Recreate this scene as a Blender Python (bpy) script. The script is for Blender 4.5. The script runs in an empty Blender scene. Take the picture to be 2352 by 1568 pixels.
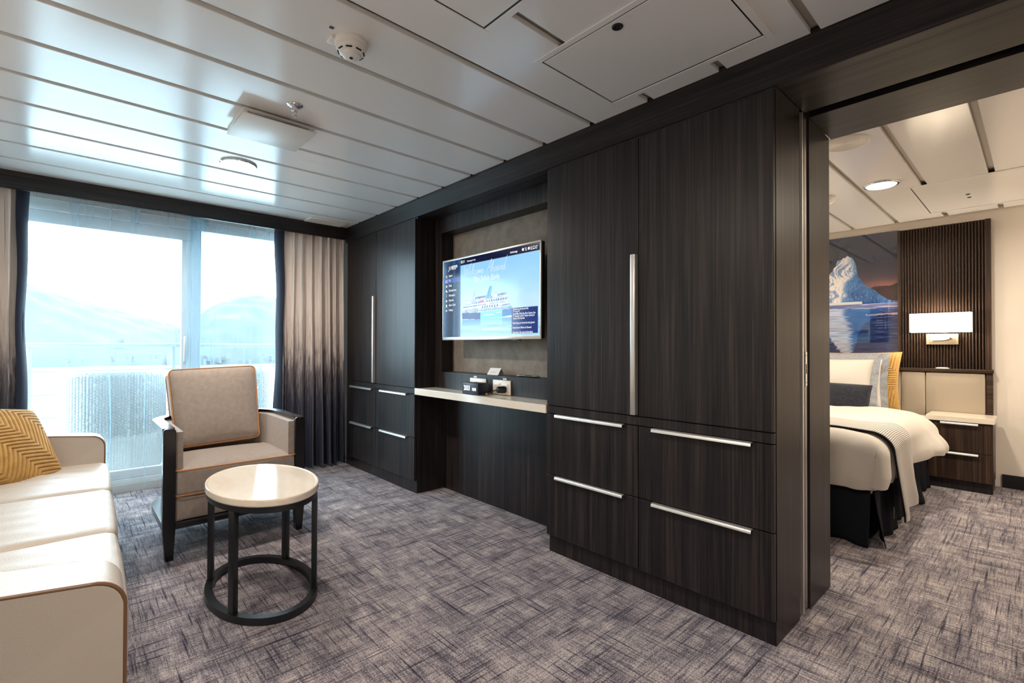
import bpy, bmesh, math, random
import numpy as np
from mathutils import Vector, Matrix

random.seed(7)
np.random.seed(7)
SC = bpy.context.scene
COL = SC.collection
PI = math.pi

# ---------------------------------------------------------------- camera
CAM_H = 1.08
yaw, pitch, roll = math.radians(42.55), math.radians(0.5516), math.radians(0.1564)
fwd = Vector((math.sin(yaw) * math.cos(pitch), math.cos(yaw) * math.cos(pitch), math.sin(pitch)))
rgt = Vector((math.cos(yaw), -math.sin(yaw), 0.0))
upv = rgt.cross(fwd)
r_ = rgt * math.cos(roll) + upv * math.sin(roll)
u_ = upv * math.cos(roll) - rgt * math.sin(roll)
cd = bpy.data.cameras.new('camera')
cam = bpy.data.objects.new('camera', cd)
COL.objects.link(cam)
cd.sensor_width = 36.0
cd.lens = 1112.0 / 2352.0 * 36.0
cd.clip_start = 0.02
cd.clip_end = 2000
cam.matrix_world = Matrix(((r_.x, u_.x, -fwd.x, 0), (r_.y, u_.y, -fwd.y, 0), (r_.z, u_.z, -fwd.z, CAM_H), (0, 0, 0, 1)))
SC.camera = cam

# ---------------------------------------------------------------- sky, exposure, light
SC.view_settings.view_transform = 'Standard'
SC.view_settings.look = 'None'
SC.view_settings.exposure = 0.58
SC.view_settings.gamma = 1.0
SC.view_settings.use_curve_mapping = False
SC.cycles.use_denoising = True
SC.cycles.max_bounces = 10
SC.cycles.diffuse_bounces = 5
SC.cycles.glossy_bounces = 4
SC.cycles.transmission_bounces = 6
SC.cycles.transparent_max_bounces = 32
SC.cycles.sample_clamp_indirect = 6.0
SC.cycles.caustics_reflective = False
SC.cycles.caustics_refractive = False
W = bpy.data.worlds.new('overcast_sky')
SC.world = W
W.use_nodes = True
bg = W.node_tree.nodes['Background']
SKY = 12.5
bg.inputs[0].default_value = (0.74, 0.885, 1.0, 1)
bg.inputs[1].default_value = SKY
# portal in the window opening: guides the sky's light, gives off none itself
pl = bpy.data.lights.new('window_portal', 'AREA')
pl.shape = 'RECTANGLE'
pl.size, pl.size_y = 2.3, 1.95
pl.cycles.is_portal = True
plo = bpy.data.objects.new('window_portal', pl)
COL.objects.link(plo)
plo.location = (0.45, 4.72, 1.05)
plo.rotation_euler = (-PI / 2, 0, 0)
LAMP_COL = (1.0, 0.885, 0.765)
LAMP_W = 14.5
BED_COL = (1.0, 0.885, 0.715)
BED_W = 14.5
SCONCE_W = 3.6

# ---------------------------------------------------------------- helpers
def tag(o, label=None, cat=None, group=None, kind=None):
    if label: o['label'] = label
    if cat: o['category'] = cat
    if group: o['group'] = group
    if kind: o['kind'] = kind
    return o

def thing(name, label, cat, loc=(0, 0, 0), rotz=0.0, group=None, kind=None):
    o = bpy.data.objects.new(name, None)
    o.empty_display_size = 0.1
    COL.objects.link(o)
    o.location = loc
    o.rotation_euler = (0, 0, rotz)
    o['local'] = 1 if rotz else 0
    return tag(o, label, cat, group, kind)

def finish(o, parent, local=False):
    COL.objects.link(o)
    if parent is not None:
        o.parent = parent
        if not local:
            root = parent
            inv = Matrix.Translation(parent.location).inverted() if parent.type == 'EMPTY' else Matrix.Identity(4)
            o.matrix_parent_inverse = inv
    return o

def mk(name, bm, mat, parent=None, local=False, smooth=True, angle=35, recalc=True):
    if recalc:
        bmesh.ops.recalc_face_normals(bm, faces=bm.faces[:])
    me = bpy.data.meshes.new(name)
    bm.to_mesh(me)
    bm.free()
    if mat is not None:
        for m in (mat if isinstance(mat, (list, tuple)) else [mat]):
            me.materials.append(m)
    if smooth:
        me.polygons.foreach_set('use_smooth', [True] * len(me.polygons))
        me.set_sharp_from_angle(angle=math.radians(angle))
    return finish(bpy.data.objects.new(name, me), parent, local)

def from_np(name, V, Fq, mat, parent=None, local=False, smooth=True, angle=60):
    me = bpy.data.meshes.new(name)
    me.from_pydata([tuple(v) for v in np.asarray(V).tolist()], [], [tuple(f) for f in Fq])
    me.update()
    if mat is not None: me.materials.append(mat)
    if smooth:
        me.polygons.foreach_set('use_smooth', [True] * len(me.polygons))
        me.set_sharp_from_angle(angle=math.radians(angle))
    return finish(bpy.data.objects.new(name, me), parent, local)

def grid_faces(nu, nv, closed_u=False):
    f = []
    for j in range(nv - 1):
        for i in range(nu if closed_u else nu - 1):
            a = j * nu + i
            b = j * nu + (i + 1) % nu
            f.append((a, b, b + nu, a + nu))
    return f

def box(bm, x0, x1, y0, y1, z0, z1, bev=0.0, seg=2):
    m = Matrix.Translation(((x0 + x1) / 2, (y0 + y1) / 2, (z0 + z1) / 2)) @ Matrix.Diagonal((abs(x1 - x0), abs(y1 - y0), abs(z1 - z0), 1))
    r = bmesh.ops.create_cube(bm, size=1.0, matrix=m)
    if bev > 0:
        vs = set(r['verts'])
        es = [e for e in bm.edges if e.verts[0] in vs and e.verts[1] in vs]
        bmesh.ops.bevel(bm, geom=es, offset=bev, segments=seg, profile=0.5, affect='EDGES')
    return bm

def B(x0, x1, y0, y1, z0, z1, bev=0.0, seg=2):
    return box(bmesh.new(), x0, x1, y0, y1, z0, z1, bev, seg)

def lathe(bm, prof, c=(0, 0, 0), n=32, sx=1.0, sy=1.0):
    rings = []
    for r, z in prof:
        if r < 1e-6:
            rings.append([bm.verts.new((c[0], c[1], c[2] + z))])
        else:
            rings.append([bm.verts.new((c[0] + sx * r * math.cos(2 * PI * i / n), c[1] + sy * r * math.sin(2 * PI * i / n), c[2] + z)) for i in range(n)])
    for a, b in zip(rings, rings[1:]):
        for i in range(n):
            j = (i + 1) % n
            if len(a) == 1 and len(b) == 1: continue
            if len(a) == 1: bm.faces.new((a[0], b[i], b[j]))
            elif len(b) == 1: bm.faces.new((a[i], a[j], b[0]))
            else: bm.faces.new((a[i], a[j], b[j], b[i]))
    return bm

def tube(bm, pts, r, n=8, closed=False):
    pts = [Vector(p) for p in pts]
    N = len(pts)
    rings = []
    prev = None
    for k in range(N):
        if closed: t = pts[(k + 1) % N] - pts[k - 1]
        else: t = pts[min(k + 1, N - 1)] - pts[max(k - 1, 0)]
        t.normalize()
        if prev is None:
            a = Vector((0, 0, 1)) if abs(t.z) < 0.9 else Vector((1, 0, 0))
            u = t.cross(a).normalized()
        else:
            u = (prev - t * prev.dot(t)).normalized()
        prev = u
        v = t.cross(u)
        rr = r[k] if isinstance(r, (list, tuple)) else r
        rings.append([bm.verts.new(pts[k] + (u * math.cos(2 * PI * i / n) + v * math.sin(2 * PI * i / n)) * rr) for i in range(n)])
    for k in range(N if closed else N - 1):
        a, b = rings[k], rings[(k + 1) % N]
        for i in range(n):
            j = (i + 1) % n
            bm.faces.new((a[i], a[j], b[j], b[i]))
    if not closed:
        bm.faces.new(rings[0][::-1])
        bm.faces.new(rings[-1])
    return bm

def prism(bm, poly, axis, a, b):
    """poly: 2D points; axis: extrude axis 0/1/2 from a to b"""
    def P3(p, t):
        return {0: (t, p[0], p[1]), 1: (p[0], t, p[1]), 2: (p[0], p[1], t)}[axis]
    va = [bm.verts.new(P3(p, a)) for p in poly]
    vb = [bm.verts.new(P3(p, b)) for p in poly]
    n = len(poly)
    for i in range(n):
        bm.faces.new((va[i], va[(i + 1) % n], vb[(i + 1) % n], vb[i]))
    bm.faces.new(va[::-1])
    bm.faces.new(vb)
    return bm

def band(bm, path, half, z0, z1, closed=False):
    """rectangular section swept along a flat path; half = half width"""
    P = [Vector((p[0], p[1])) for p in path]
    N = len(P)
    rings = []
    for k in range(N):
        if closed: t = P[(k + 1) % N] - P[k - 1]
        else: t = P[min(k + 1, N - 1)] - P[max(k - 1, 0)]
        t.normalize()
        n = Vector((-t.y, t.x))
        a, b = P[k] + n * half, P[k] - n * half
        rings.append([bm.verts.new((q.x, q.y, z)) for q, z in ((a, z0), (b, z0), (b, z1), (a, z1))])
    for k in range(N if closed else N - 1):
        a, b = rings[k], rings[(k + 1) % N]
        for i in range(4):
            j = (i + 1) % 4
            bm.faces.new((a[i], a[j], b[j], b[i]))
    if not closed:
        bm.faces.new(rings[0][::-1]); bm.faces.new(rings[-1])
    return bm

def rcube(hx, hy, hz, r, n=10, bulge=(0, 0, 0)):
    """rounded cushion block centred on the origin -> (verts, faces)"""
    bm = bmesh.new()
    bmesh.ops.create_cube(bm, size=2.0)
    bmesh.ops.subdivide_edges(bm, edges=bm.edges[:], cuts=n, use_grid_fill=True)
    H = Vector((hx, hy, hz))
    for v in bm.verts:
        q = Vector((v.co.x * hx, v.co.y * hy, v.co.z * hz))
        # concentrate samples near edges
        inner = Vector([max(-(H[i] - r), min(H[i] - r, q[i])) for i in range(3)])
        d = q - inner
        if d.length > 1e-9:
            m = max(abs(d[0]), abs(d[1]), abs(d[2]))
            q = inner + d.normalized() * r * (m / r)
        u = [max(-1, min(1, q[i] / H[i])) for i in range(3)]
        for i in range(3):
            if bulge[i]:
                j, k = [(1, 2), (0, 2), (0, 1)][i]
                w = (1 - abs(u[j]) ** 3) * (1 - abs(u[k]) ** 3)
                q[i] += bulge[i] * w * u[i]
        v.co = q
    return bm

def rot_bm(bm, M):
    bmesh.ops.transform(bm, matrix=M, verts=bm.verts[:])
    return bm

def copy_tree(o, parent=None):
    c = o.copy()
    COL.objects.link(c)
    c.parent = parent
    for ch in list(o.children):
        copy_tree(ch, c)
    return c

# ---------------------------------------------------------------- materials
def srgb(r, g, b):
    f = lambda c: (c / 255 / 12.92) if c / 255 <= 0.04045 else ((c / 255 + 0.055) / 1.055) ** 2.4
    return (f(r), f(g), f(b))

def M(name, col, rough=0.5, metal=0.0, coat=0.0, sheen=0.0, spec=None, emit=None, estr=0.0):
    m = bpy.data.materials.new(name)
    m.use_nodes = True
    b = m.node_tree.nodes['Principled BSDF']
    b.inputs['Base Color'].default_value = (*col, 1)
    b.inputs['Roughness'].default_value = rough
    b.inputs['Metallic'].default_value = metal
    b.inputs['Coat Weight'].default_value = coat
    b.inputs['Coat Roughness'].default_value = 0.08
    if sheen:
        b.inputs['Sheen Weight'].default_value = sheen
        b.inputs['Sheen Roughness'].default_value = 0.4
    if spec is not None: b.inputs['Specular IOR Level'].default_value = spec
    if emit:
        b.inputs['Emission Color'].default_value = (*emit, 1)
        b.inputs['Emission Strength'].default_value = estr
    return m

def nd(m, typ, **kw):
    n = m.node_tree.nodes.new(typ)
    for k, v in kw.items():
        if k in n.inputs.keys() if hasattr(n.inputs, 'keys') else False:
            n.inputs[k].default_value = v
        else:
            setattr(n, k, v)
    return n

def lk(m, a, b):
    m.node_tree.links.new(a, b)

def coords(m, scale, kind='Object'):
    t = nd(m, 'ShaderNodeTexCoord')
    mp = nd(m, 'ShaderNodeMapping')
    mp.inputs['Scale'].default_value = scale
    lk(m, t.outputs[kind], mp.inputs['Vector'])
    return mp.outputs['Vector']

def noise(m, scale, detail=3.0, rough=0.5, s=1.0, kind='Object'):
    n = nd(m, 'ShaderNodeTexNoise')
    n.inputs['Scale'].default_value = s
    n.inputs['Detail'].default_value = detail
    n.inputs['Roughness'].default_value = rough
    lk(m, coords(m, scale, kind), n.inputs['Vector'])
    return n.outputs['Fac']

def ramp(m, fac, stops):
    r = nd(m, 'ShaderNodeValToRGB')
    el = r.color_ramp.elements
    while len(el) > 1: el.remove(el[-1])
    el[0].position = stops[0][0]; el[0].color = (*stops[0][1], 1)
    for p, c in stops[1:]:
        e = el.new(p); e.color = (*c, 1)
    lk(m, fac, r.inputs['Fac'])
    return r.outputs['Color']

def math_n(m, op, a, b=None):
    n = nd(m, 'ShaderNodeMath', operation=op)
    for i, x in enumerate((a, b)):
        if x is None: continue
        if isinstance(x, (int, float)): n.inputs[i].default_value = x
        else: lk(m, x, n.inputs[i])
    return n.outputs[0]

def mixc(m, fac, a, b, blend='MIX'):
    n = nd(m, 'ShaderNodeMix', data_type='RGBA', blend_type=blend)
    for s, x in ((0, fac), (6, a), (7, b)):
        if isinstance(x, (int, float)): n.inputs[s].default_value = x
        elif isinstance(x, tuple): n.inputs[s].default_value = (*x, 1) if len(x) == 3 else x
        else: lk(m, x, n.inputs[s])
    return n.outputs[2]

def bump(m, h, strength=0.2, dist=0.002):
    b = nd(m, 'ShaderNodeBump')
    b.inputs['Strength'].default_value = strength
    b.inputs['Distance'].default_value = dist
    lk(m, h, b.inputs['Height'])
    lk(m, b.outputs[0], m.node_tree.nodes['Principled BSDF'].inputs['Normal'])

def base(m, c):
    lk(m, c, m.node_tree.nodes['Principled BSDF'].inputs['Base Color'])

def wood(name, axis, dark, mid, light, rough=0.36):
    m = M(name, mid, rough, spec=0.30)
    s1 = [150, 150, 150]; s1[axis] = 2.2
    s2 = [28, 28, 28]; s2[axis] = 0.6
    a = noise(m, tuple(s1), 3)
    b = noise(m, tuple(s2), 2)
    f = math_n(m, 'ADD', math_n(m, 'MULTIPLY', a, 0.6), math_n(m, 'MULTIPLY', b, 0.4))
    base(m, ramp(m, f, [(0.34, dark), (0.5, mid), (0.64, light)]))
    bump(m, a, 0.08, 0.001)
    return m

WD, WM_, WL = srgb(20, 18, 21), srgb(36, 32, 33), srgb(58, 50, 47)
M_wood = wood('dark_wood_vertical', 2, WD, WM_, WL)
M_woodY = wood('dark_wood_lengthways', 1, WD, WM_, WL)
M_woodX = wood('dark_wood_crossways', 0, WD, WM_, WL)
M_woodB = wood('brown_wood_vertical', 2, srgb(34, 25, 21), srgb(58, 43, 35), srgb(84, 64, 52), 0.35)
M_woodBY = wood('brown_wood_lengthways', 1, srgb(34, 25, 21), srgb(58, 43, 35), srgb(84, 64, 52), 0.35)
M_black = M('black_void', (0.004, 0.004, 0.005), 0.6)
M_blackwood = M('black_lacquered_wood', srgb(17, 18, 22), 0.22, spec=0.6)
M_blackmetal = M('black_powder_coated_steel', srgb(26, 29, 34), 0.35, spec=0.6)
M_plastic_blk = M('black_plastic', srgb(18, 18, 20), 0.35)
M_alu = M('satin_aluminium', (0.80, 0.78, 0.75), 0.30, 0.85)
M_chrome = M('polished_chrome', (0.75, 0.75, 0.77), 0.12, 1.0)
M_steel = M('brushed_steel', (0.42, 0.40, 0.38), 0.32, 1.0)
M_white = M('white_plastic', srgb(236, 232, 226), 0.35)
M_cream_pl = M('cream_plastic', srgb(233, 224, 212), 0.35)
M_ceil = M('glossy_ceiling_paint', srgb(240, 238, 236), 0.18, spec=0.75)
M_ceilgap = M('shaded_joint_backing', srgb(186, 178, 166), 0.5)  # shade of the open joints put into the backing's brownish tone
M_wall = M('off_white_wall', srgb(236, 226, 214), 0.6)
M_wallgrey = M('pale_wall', srgb(214, 210, 205), 0.7)
M_frame = M('white_window_frame', srgb(232, 238, 242), 0.35)
M_base = M('black_baseboard', srgb(20, 20, 22), 0.4)

def carpet():
    m = M('woven_carpet', srgb(90, 86, 90), 0.95, sheen=0.08, spec=0.12)
    a = noise(m, (11, 150, 1), 3, 0.6)       # threads along x
    b = noise(m, (150, 11, 1), 3, 0.6)       # threads along y
    la = noise(m, (2.6, 95, 1), 3, 0.6)      # long dark lines
    lb = noise(m, (95, 2.6, 1), 3, 0.6)
    pa = noise(m, (4, 13, 1), 3, 0.6)
    pb = noise(m, (13, 4, 1), 3, 0.6)
    fine = noise(m, (190, 190, 1), 3, 0.75)
    f = math_n(m, 'ADD', math_n(m, 'MULTIPLY', math_n(m, 'ADD', a, b), 0.17), math_n(m, 'MULTIPLY', math_n(m, 'MINIMUM', pa, pb), 0.30))
    f = math_n(m, 'ADD', f, math_n(m, 'MULTIPLY', fine, 0.44))
    ln = math_n(m, 'MULTIPLY', math_n(m, 'MAXIMUM', math_n(m, 'SUBTRACT', 0.45, math_n(m, 'MINIMUM', la, lb)), 0.0), 0.85)
    f = math_n(m, 'SUBTRACT', f, ln)
    base(m, ramp(m, f, [(0.37, srgb(40, 40, 52)), (0.44, srgb(82, 79, 90)), (0.50, srgb(120, 113, 121)), (0.56, srgb(168, 159, 160)), (0.63, srgb(206, 195, 190))]))
    bump(m, f, 0.5, 0.004)
    return m
M_carpet = carpet()

def marble():
    m = M('cream_polished_stone', srgb(236, 224, 208), 0.10, spec=0.6)
    f = noise(m, (6, 1.4, 6), 6, 0.6)
    base(m, ramp(m, f, [(0.3, srgb(226, 210, 190)), (0.5, srgb(240, 229, 214)), (0.62, srgb(236, 222, 202)), (0.7, srgb(244, 236, 224))]))
    return m
M_marble = marble()

def leather():
    m = M('cream_leather', srgb(194, 184, 173), 0.42, spec=0.4)
    v = nd(m, 'ShaderNodeTexVoronoi', feature='F1')
    v.inputs['Scale'].default_value = 260
    lk(m, coords(m, (1, 1, 1)), v.inputs['Vector'])
    w = noise(m, (2.0, 9, 9), 4)
    h = math_n(m, 'ADD', math_n(m, 'MULTIPLY', v.outputs['Distance'], 0.35), math_n(m, 'MULTIPLY', w, 1.2))
    bump(m, h, 0.2, 0.004)
    return m
M_leather = leather()
M_piping = M('tan_leather_piping', srgb(122, 86, 60), 0.45)
M_opiping = M('orange_cord_piping', srgb(196, 134, 78), 0.55)

def velvet(name, c1, c2, scale=40):
    m = M(name, c1, 0.75, sheen=0.5, spec=0.2)
    f = noise(m, (scale, scale, scale), 4, 0.65)
    base(m, ramp(m, f, [(0.35, c1), (0.65, c2)]))
    g = noise(m, (300, 300, 300), 2)
    bump(m, g, 0.15, 0.001)
    return m
M_taupe = velvet('taupe_velvet', srgb(154, 142, 134), srgb(166, 153, 144))
M_yellow = velvet('mustard_velvet', srgb(176, 136, 74), srgb(194, 154, 90), 25)
M_navy = velvet('navy_velvet', srgb(30, 32, 40), srgb(44, 46, 55))
M_skirt = M('dark_blue_cloth', srgb(24, 27, 34), 0.85, spec=0.15)
M_linen = M('white_bed_linen', srgb(210, 203, 194), 0.8, sheen=0.1, spec=0.2)
M_greycloth = velvet('grey_linen_border', srgb(140, 142, 148), srgb(165, 167, 172), 90)
M_fabricwall = velvet('taupe_wall_fabric', srgb(128, 118, 108), srgb(150, 139, 128), 12)
M_beigevinyl = M('beige_upholstery', srgb(170, 158, 142), 0.5, spec=0.3)

def ombre():
    m = M('ombre_velvet_drape', (0.3, 0.27, 0.25), 0.5, sheen=0.35, spec=0.35)
    t = nd(m, 'ShaderNodeTexCoord')
    sp = nd(m, 'ShaderNodeSeparateXYZ')
    lk(m, t.outputs['Object'], sp.inputs[0])
    n = noise(m, (90, 90, 7), 4, 0.65)
    z = math_n(m, 'ADD', sp.outputs['Z'], math_n(m, 'MULTIPLY', math_n(m, 'SUBTRACT', n, 0.5), 1.1))
    f = math_n(m, 'DIVIDE', z, 2.1)
    base(m, ramp(m, f, [(0.10, srgb(40, 44, 60)), (0.28, srgb(62, 64, 80)), (0.40, srgb(120, 112, 116)), (0.50, srgb(206, 193, 186)), (0.66, srgb(236, 223, 214))]))
    return m
M_ombre = ombre()
M_lining = M('navy_curtain_lining', srgb(24, 32, 50), 0.8)

def sheer():
    m = bpy.data.materials.new('sheer_voile')
    m.use_nodes = True
    nt = m.node_tree
    nt.nodes.clear()
    out = nt.nodes.new('ShaderNodeOutputMaterial')
    tr = nt.nodes.new('ShaderNodeBsdfTransparent'); tr.inputs[0].default_value = (0.93, 0.98, 1, 1)
    tl = nt.nodes.new('ShaderNodeBsdfTranslucent'); tl.inputs[0].default_value = (0.50, 0.60, 0.68, 1)
    df = nt.nodes.new('ShaderNodeBsdfDiffuse'); df.inputs[0].default_value = (0.50, 0.58, 0.65, 1)
    m1 = nt.nodes.new('ShaderNodeMixShader'); m1.inputs[0].default_value = 0.5
    m2 = nt.nodes.new('ShaderNodeMixShader'); m2.inputs[0].default_value = 0.17
    nt.links.new(tl.outputs[0], m1.inputs[1]); nt.links.new(df.outputs[0], m1.inputs[2])
    nt.links.new(tr.outputs[0], m2.inputs[1]); nt.links.new(m1.outputs[0], m2.inputs[2])
    nt.links.new(m2.outputs[0], out.inputs[0])
    return m
M_sheer = sheer()

def clear_glass():
    m = bpy.data.materials.new('clear_pane_glass')
    m.use_nodes = True
    nt = m.node_tree
    nt.nodes.clear()
    out = nt.nodes.new('ShaderNodeOutputMaterial')
    tr = nt.nodes.new('ShaderNodeBsdfTransparent'); tr.inputs[0].default_value = (0.94, 0.98, 0.98, 1)
    gl = nt.nodes.new('ShaderNodeBsdfGlossy'); gl.inputs['Roughness'].default_value = 0.0
    m2 = nt.nodes.new('ShaderNodeMixShader'); m2.inputs[0].default_value = 0.05
    nt.links.new(tr.outputs[0], m2.inputs[1]); nt.links.new(gl.outputs[0], m2.inputs[2])
    nt.links.new(m2.outputs[0], out.inputs[0])
    return m
M_glass = clear_glass()

def emis(name, col, s):
    m = bpy.data.materials.new(name)
    m.use_nodes = True
    nt = m.node_tree
    nt.nodes.clear()
    out = nt.nodes.new('ShaderNodeOutputMaterial')
    e = nt.nodes.new('ShaderNodeEmission')
    e.inputs[0].default_value = (*col, 1); e.inputs[1].default_value = s
    nt.links.new(e.outputs[0], out.inputs[0])
    return m
M_lens = emis('lit_lamp_lens', (1.0, 0.90, 0.72), 9.0)
M_bedlens = emis('lit_bedroom_lamp_lens', (1.0, 0.86, 0.62), 9.0)
M_led = emis('white_led_digits', (0.92, 0.96, 1.0), 1.6)
M_scrtext = emis('screen_white', (0.95, 0.98, 1.0), 0.74)
M_ink = M('printed_ink', srgb(60, 60, 66), 0.7)
# ================================================================ the setting
ZC = 2.162           # ceiling panels' underside
ZB = 2.03            # underside of the wooden beam
XF = 1.887           # plane of the cabinet carcasses
XL, YB, YW = -0.75, -1.3, 4.6
XW = 5.345           # bedroom head wall
YBR = 2.75           # bedroom's far side

def struct(name, bm, mat, label, cat, **k):
    o = mk(name, bm, mat, **k)
    return tag(o, label, cat, kind='structure')

struct('floor', B(XL - 0.1, XW + 0.1, YB - 0.1, YW + 0.06, -0.08, 0.0), M_carpet, 'grey woven carpet with crosshatched threads across both rooms', 'floor', smooth=False)
struct('wall_left', B(XL - 0.1, XL, YB - 0.1, YW + 0.1, 0, 2.3), M_wallgrey, 'plain wall behind the sofa', 'wall', smooth=False)
struct('wall_back', B(XL - 0.1, XW + 0.1, YB - 0.1, YB, 0, 2.3), M_wall, 'plain wall opposite the balcony window', 'wall', smooth=False)
struct('wall_headboard', B(XW, XW + 0.1, YB, YBR + 0.1, 0, 2.3), M_wall, 'warm white bedroom wall behind the bed and nightstand', 'wall', smooth=False)
struct('wall_bedroom', B(2.55, XW, YBR, YBR + 0.1, 0, 2.3), M_wall, 'plain bedroom side wall beyond the bed', 'wall', smooth=False)
bm = bmesh.new()
box(bm, 2.145, 2.19, 0.665, YW, 0, 2.3)
box(bm, 2.275, 2.56, 1.25, YBR + 0.1, 0, 2.3)
struct('wall_partition', bm, M_wall, 'partition between the lounge and the bedroom', 'wall', smooth=False)
bm = bmesh.new()
box(bm, XF, 2.56, YB, -0.30, 0, 2.3)
struct('wall_entrance', bm, M_wood, 'dark wood wall at the near side of the bedroom doorway', 'wall', smooth=False)

bm = bmesh.new()    # wall around the window
box(bm, XL - 0.1, 2.2, YW - 0.05, YW + 0.08, 2.07, 2.3)
box(bm, 1.60, 2.2, YW - 0.05, YW + 0.08, 0, 2.07)
box(bm, XL - 0.1, -0.71, YW - 0.05, YW + 0.08, 0, 2.07)
box(bm, -0.71, 1.60, YW - 0.05, YW + 0.08, 0, 0.055)
struct('wall_window', bm, M_wallgrey, 'wall around the sliding balcony window', 'wall', smooth=False)

# baseboard of the bedroom
struct('baseboard_bedroom', B(XW - 0.015, XW, YB, 0.20, 0, 0.10), M_base, 'black baseboard along the bedroom wall beside the nightstand', 'baseboard', smooth=False)

# ---- ceiling: backing plus one object for each panel
ceil = struct('ceiling', B(XL - 0.1, XW + 0.1, YB - 0.1, YW + 0.1, ZC + 0.024, ZC + 0.12), M_ceilgap, 'white ceiling of long glossy panels with open joints', 'ceiling', smooth=False)
PITCH, GAP, J0 = 0.3195, 0.030, 0.4985       # a joint runs from J0+k*PITCH to +GAP
def panel_mesh(x0, x1, w, name):
    bm = B(x0, x1, 0, w, 0, 0.020, 0.0025, 2)
    me = bpy.data.meshes.new(name)
    bm.to_mesh(me); bm.free()
    me.materials.append(M_ceil)
    return me
pm_l = panel_mesh(XL, XF - 0.004, PITCH - GAP, 'ceiling_panel')
pm_b = panel_mesh(2.575, XW - 0.012, PITCH - GAP, 'ceiling_panel')
for k in range(-6, 12):
    y = J0 + GAP + k * PITCH
    if y + PITCH - GAP > 4.31:
        me = panel_mesh(XL, XF - 0.004, 4.325 - y, 'ceiling_panel')
    else:
        me = pm_l
    if y < 4.3 and y > YB:
        o = bpy.data.objects.new('ceiling_panel', me); COL.objects.link(o)
        o.parent = ceil; o.location = (0, y, ZC)
    if y < YBR - 0.25 and y > YB:
        o = bpy.data.objects.new('ceiling_panel', pm_b); COL.objects.link(o)
        o.parent = ceil; o.location = (0, y, ZC)

# ---- beams, pelmet, door head
bm = bmesh.new()
box(bm, XF, 1.945, YB, 4.335, ZB, ZC + 0.02, 0.0015, 1)
struct('trim_1', bm, M_woodY, 'long dark wood beam between the ceiling and the cabinets', 'beam', smooth=False)
bm = B(XL, XF - 0.001, 4.306, 4.336, 2.052, ZC + 0.02, 0.0015, 1)
struct('trim_2', bm, M_woodX, 'dark wood pelmet over the curtains', 'pelmet', smooth=False)
bm = bmesh.new()
box(bm, 1.946, 2.195, -0.30, 0.641, ZB + 0.0005, ZC + 0.02)
box(bm, 2.255, 2.568, -0.30, 0.641, ZB, ZC + 0.02)
box(bm, 2.195, 2.255, -0.30, 0.641, ZB + 0.06, ZC + 0.02)
dh = struct('trim_3', bm, M_woodY, 'dark wood door head with a slot for the sliding door', 'door head', smooth=False)
mk('door_track', B(2.197, 2.253, -0.30, 0.641, ZB + 0.05, ZB + 0.06), M_black, dh)
bm = bmesh.new()
box(bm, 1.946, 2.144, 0.642, 4.30, ZB, ZC + 0.02)
struct('trim_4', bm, M_wood, 'dark soffit above the television recess', 'soffit', smooth=False)
# white ceiling return above the bedroom side
struct('wall_transom', B(2.5685, 2.574, -0.30, YBR, ZB + 0.03, ZC + 0.022), M_wall, 'narrow white strip above the doorway in the bedroom', 'wall', smooth=False)

# ---- sliding window
win = thing('window_1', 'white framed sliding balcony window behind sheer curtain', 'window', (0.45, 4.6, 0.05), kind='structure')
y0, y1 = 4.57, 4.65
bm = bmesh.new()
box(bm, -0.71, 1.60, y0, y1, 2.0, 2.07, 0.004)
box(bm, -0.71, 1.60, y0, y1, 0.055, 0.09, 0.004)
box(bm, -0.71, -0.65, y0, y1, 0.09, 2.0, 0.004)
box(bm, 1.54, 1.60, y0, y1, 0.09, 2.0, 0.004)
box(bm, 0.725, 0.79, y0, y1, 0.09, 2.0, 0.004)
mk('window_frame', bm, M_frame, win)
bm = bmesh.new()
yl0, yl1 = 4.585, 4.625
box(bm, -0.65, 0.725, yl0, yl1, 1.912, 1.998, 0.004)
box(bm, -0.65, 0.725, yl0, yl1, 0.092, 0.155, 0.004)
box(bm, -0.65, -0.58, yl0, yl1, 0.155, 1.912, 0.004)
box(bm, 0.66, 0.724, yl0, yl1, 0.155, 1.912, 0.004)
mk('sliding_sash', bm, M_frame, win)
mk('pane', B(-0.58, 0.66, 4.602, 4.608, 0.155, 1.912), M_glass, win, smooth=False)
mk('pane', B(0.79, 1.54, 4.602, 4.608, 0.09, 2.0), M_glass, win, smooth=False)
mk('sash_handle', B(0.675, 0.70, 4.556, 4.584, 0.95, 1.15, 0.006), M_alu, win)

# ---- balcony and what lies beyond it
M_deck = wood('balcony_deck_boards', 0, srgb(190, 186, 180), srgb(208, 204, 198), srgb(222, 218, 212), 0.6)
struct('floor_balcony', B(-2.5, 4.0, 4.68, 6.15, -0.10, -0.02), M_deck, 'pale balcony deck outside the window', 'balcony floor', smooth=False)
struct('ceiling_balcony', B(-2.5, 4.0, 4.68, 5.9, 2.36, 2.45), M_white, 'white underside of the deck above the balcony', 'balcony ceiling', smooth=False)

rail = thing('balcony_railing', 'white balcony railing with thin wires behind the wicker chairs', 'railing', (0.5, 6.0, 0))
M_rail = M('painted_railing', srgb(110, 118, 124), 0.4)
mk('top_rail', B(-2.5, 4.0, 5.97, 6.06, 1.058, 1.097, 0.012), M_rail, rail)
for x in (-1.3, -0.25, 0.80, 1.85, 2.9):
    mk('post', B(x - 0.016, x + 0.016, 5.985, 6.03, -0.02, 1.06, 0.004), M_rail, rail)
for z in (0.84, 0.633, 0.425, 0.215):
    bm = bmesh.new(); tube(bm, [(-2.5, 6.0, z), (4.0, 6.0, z)], 0.007, 8)
    mk('wire', bm, M_rail, rail)

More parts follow.
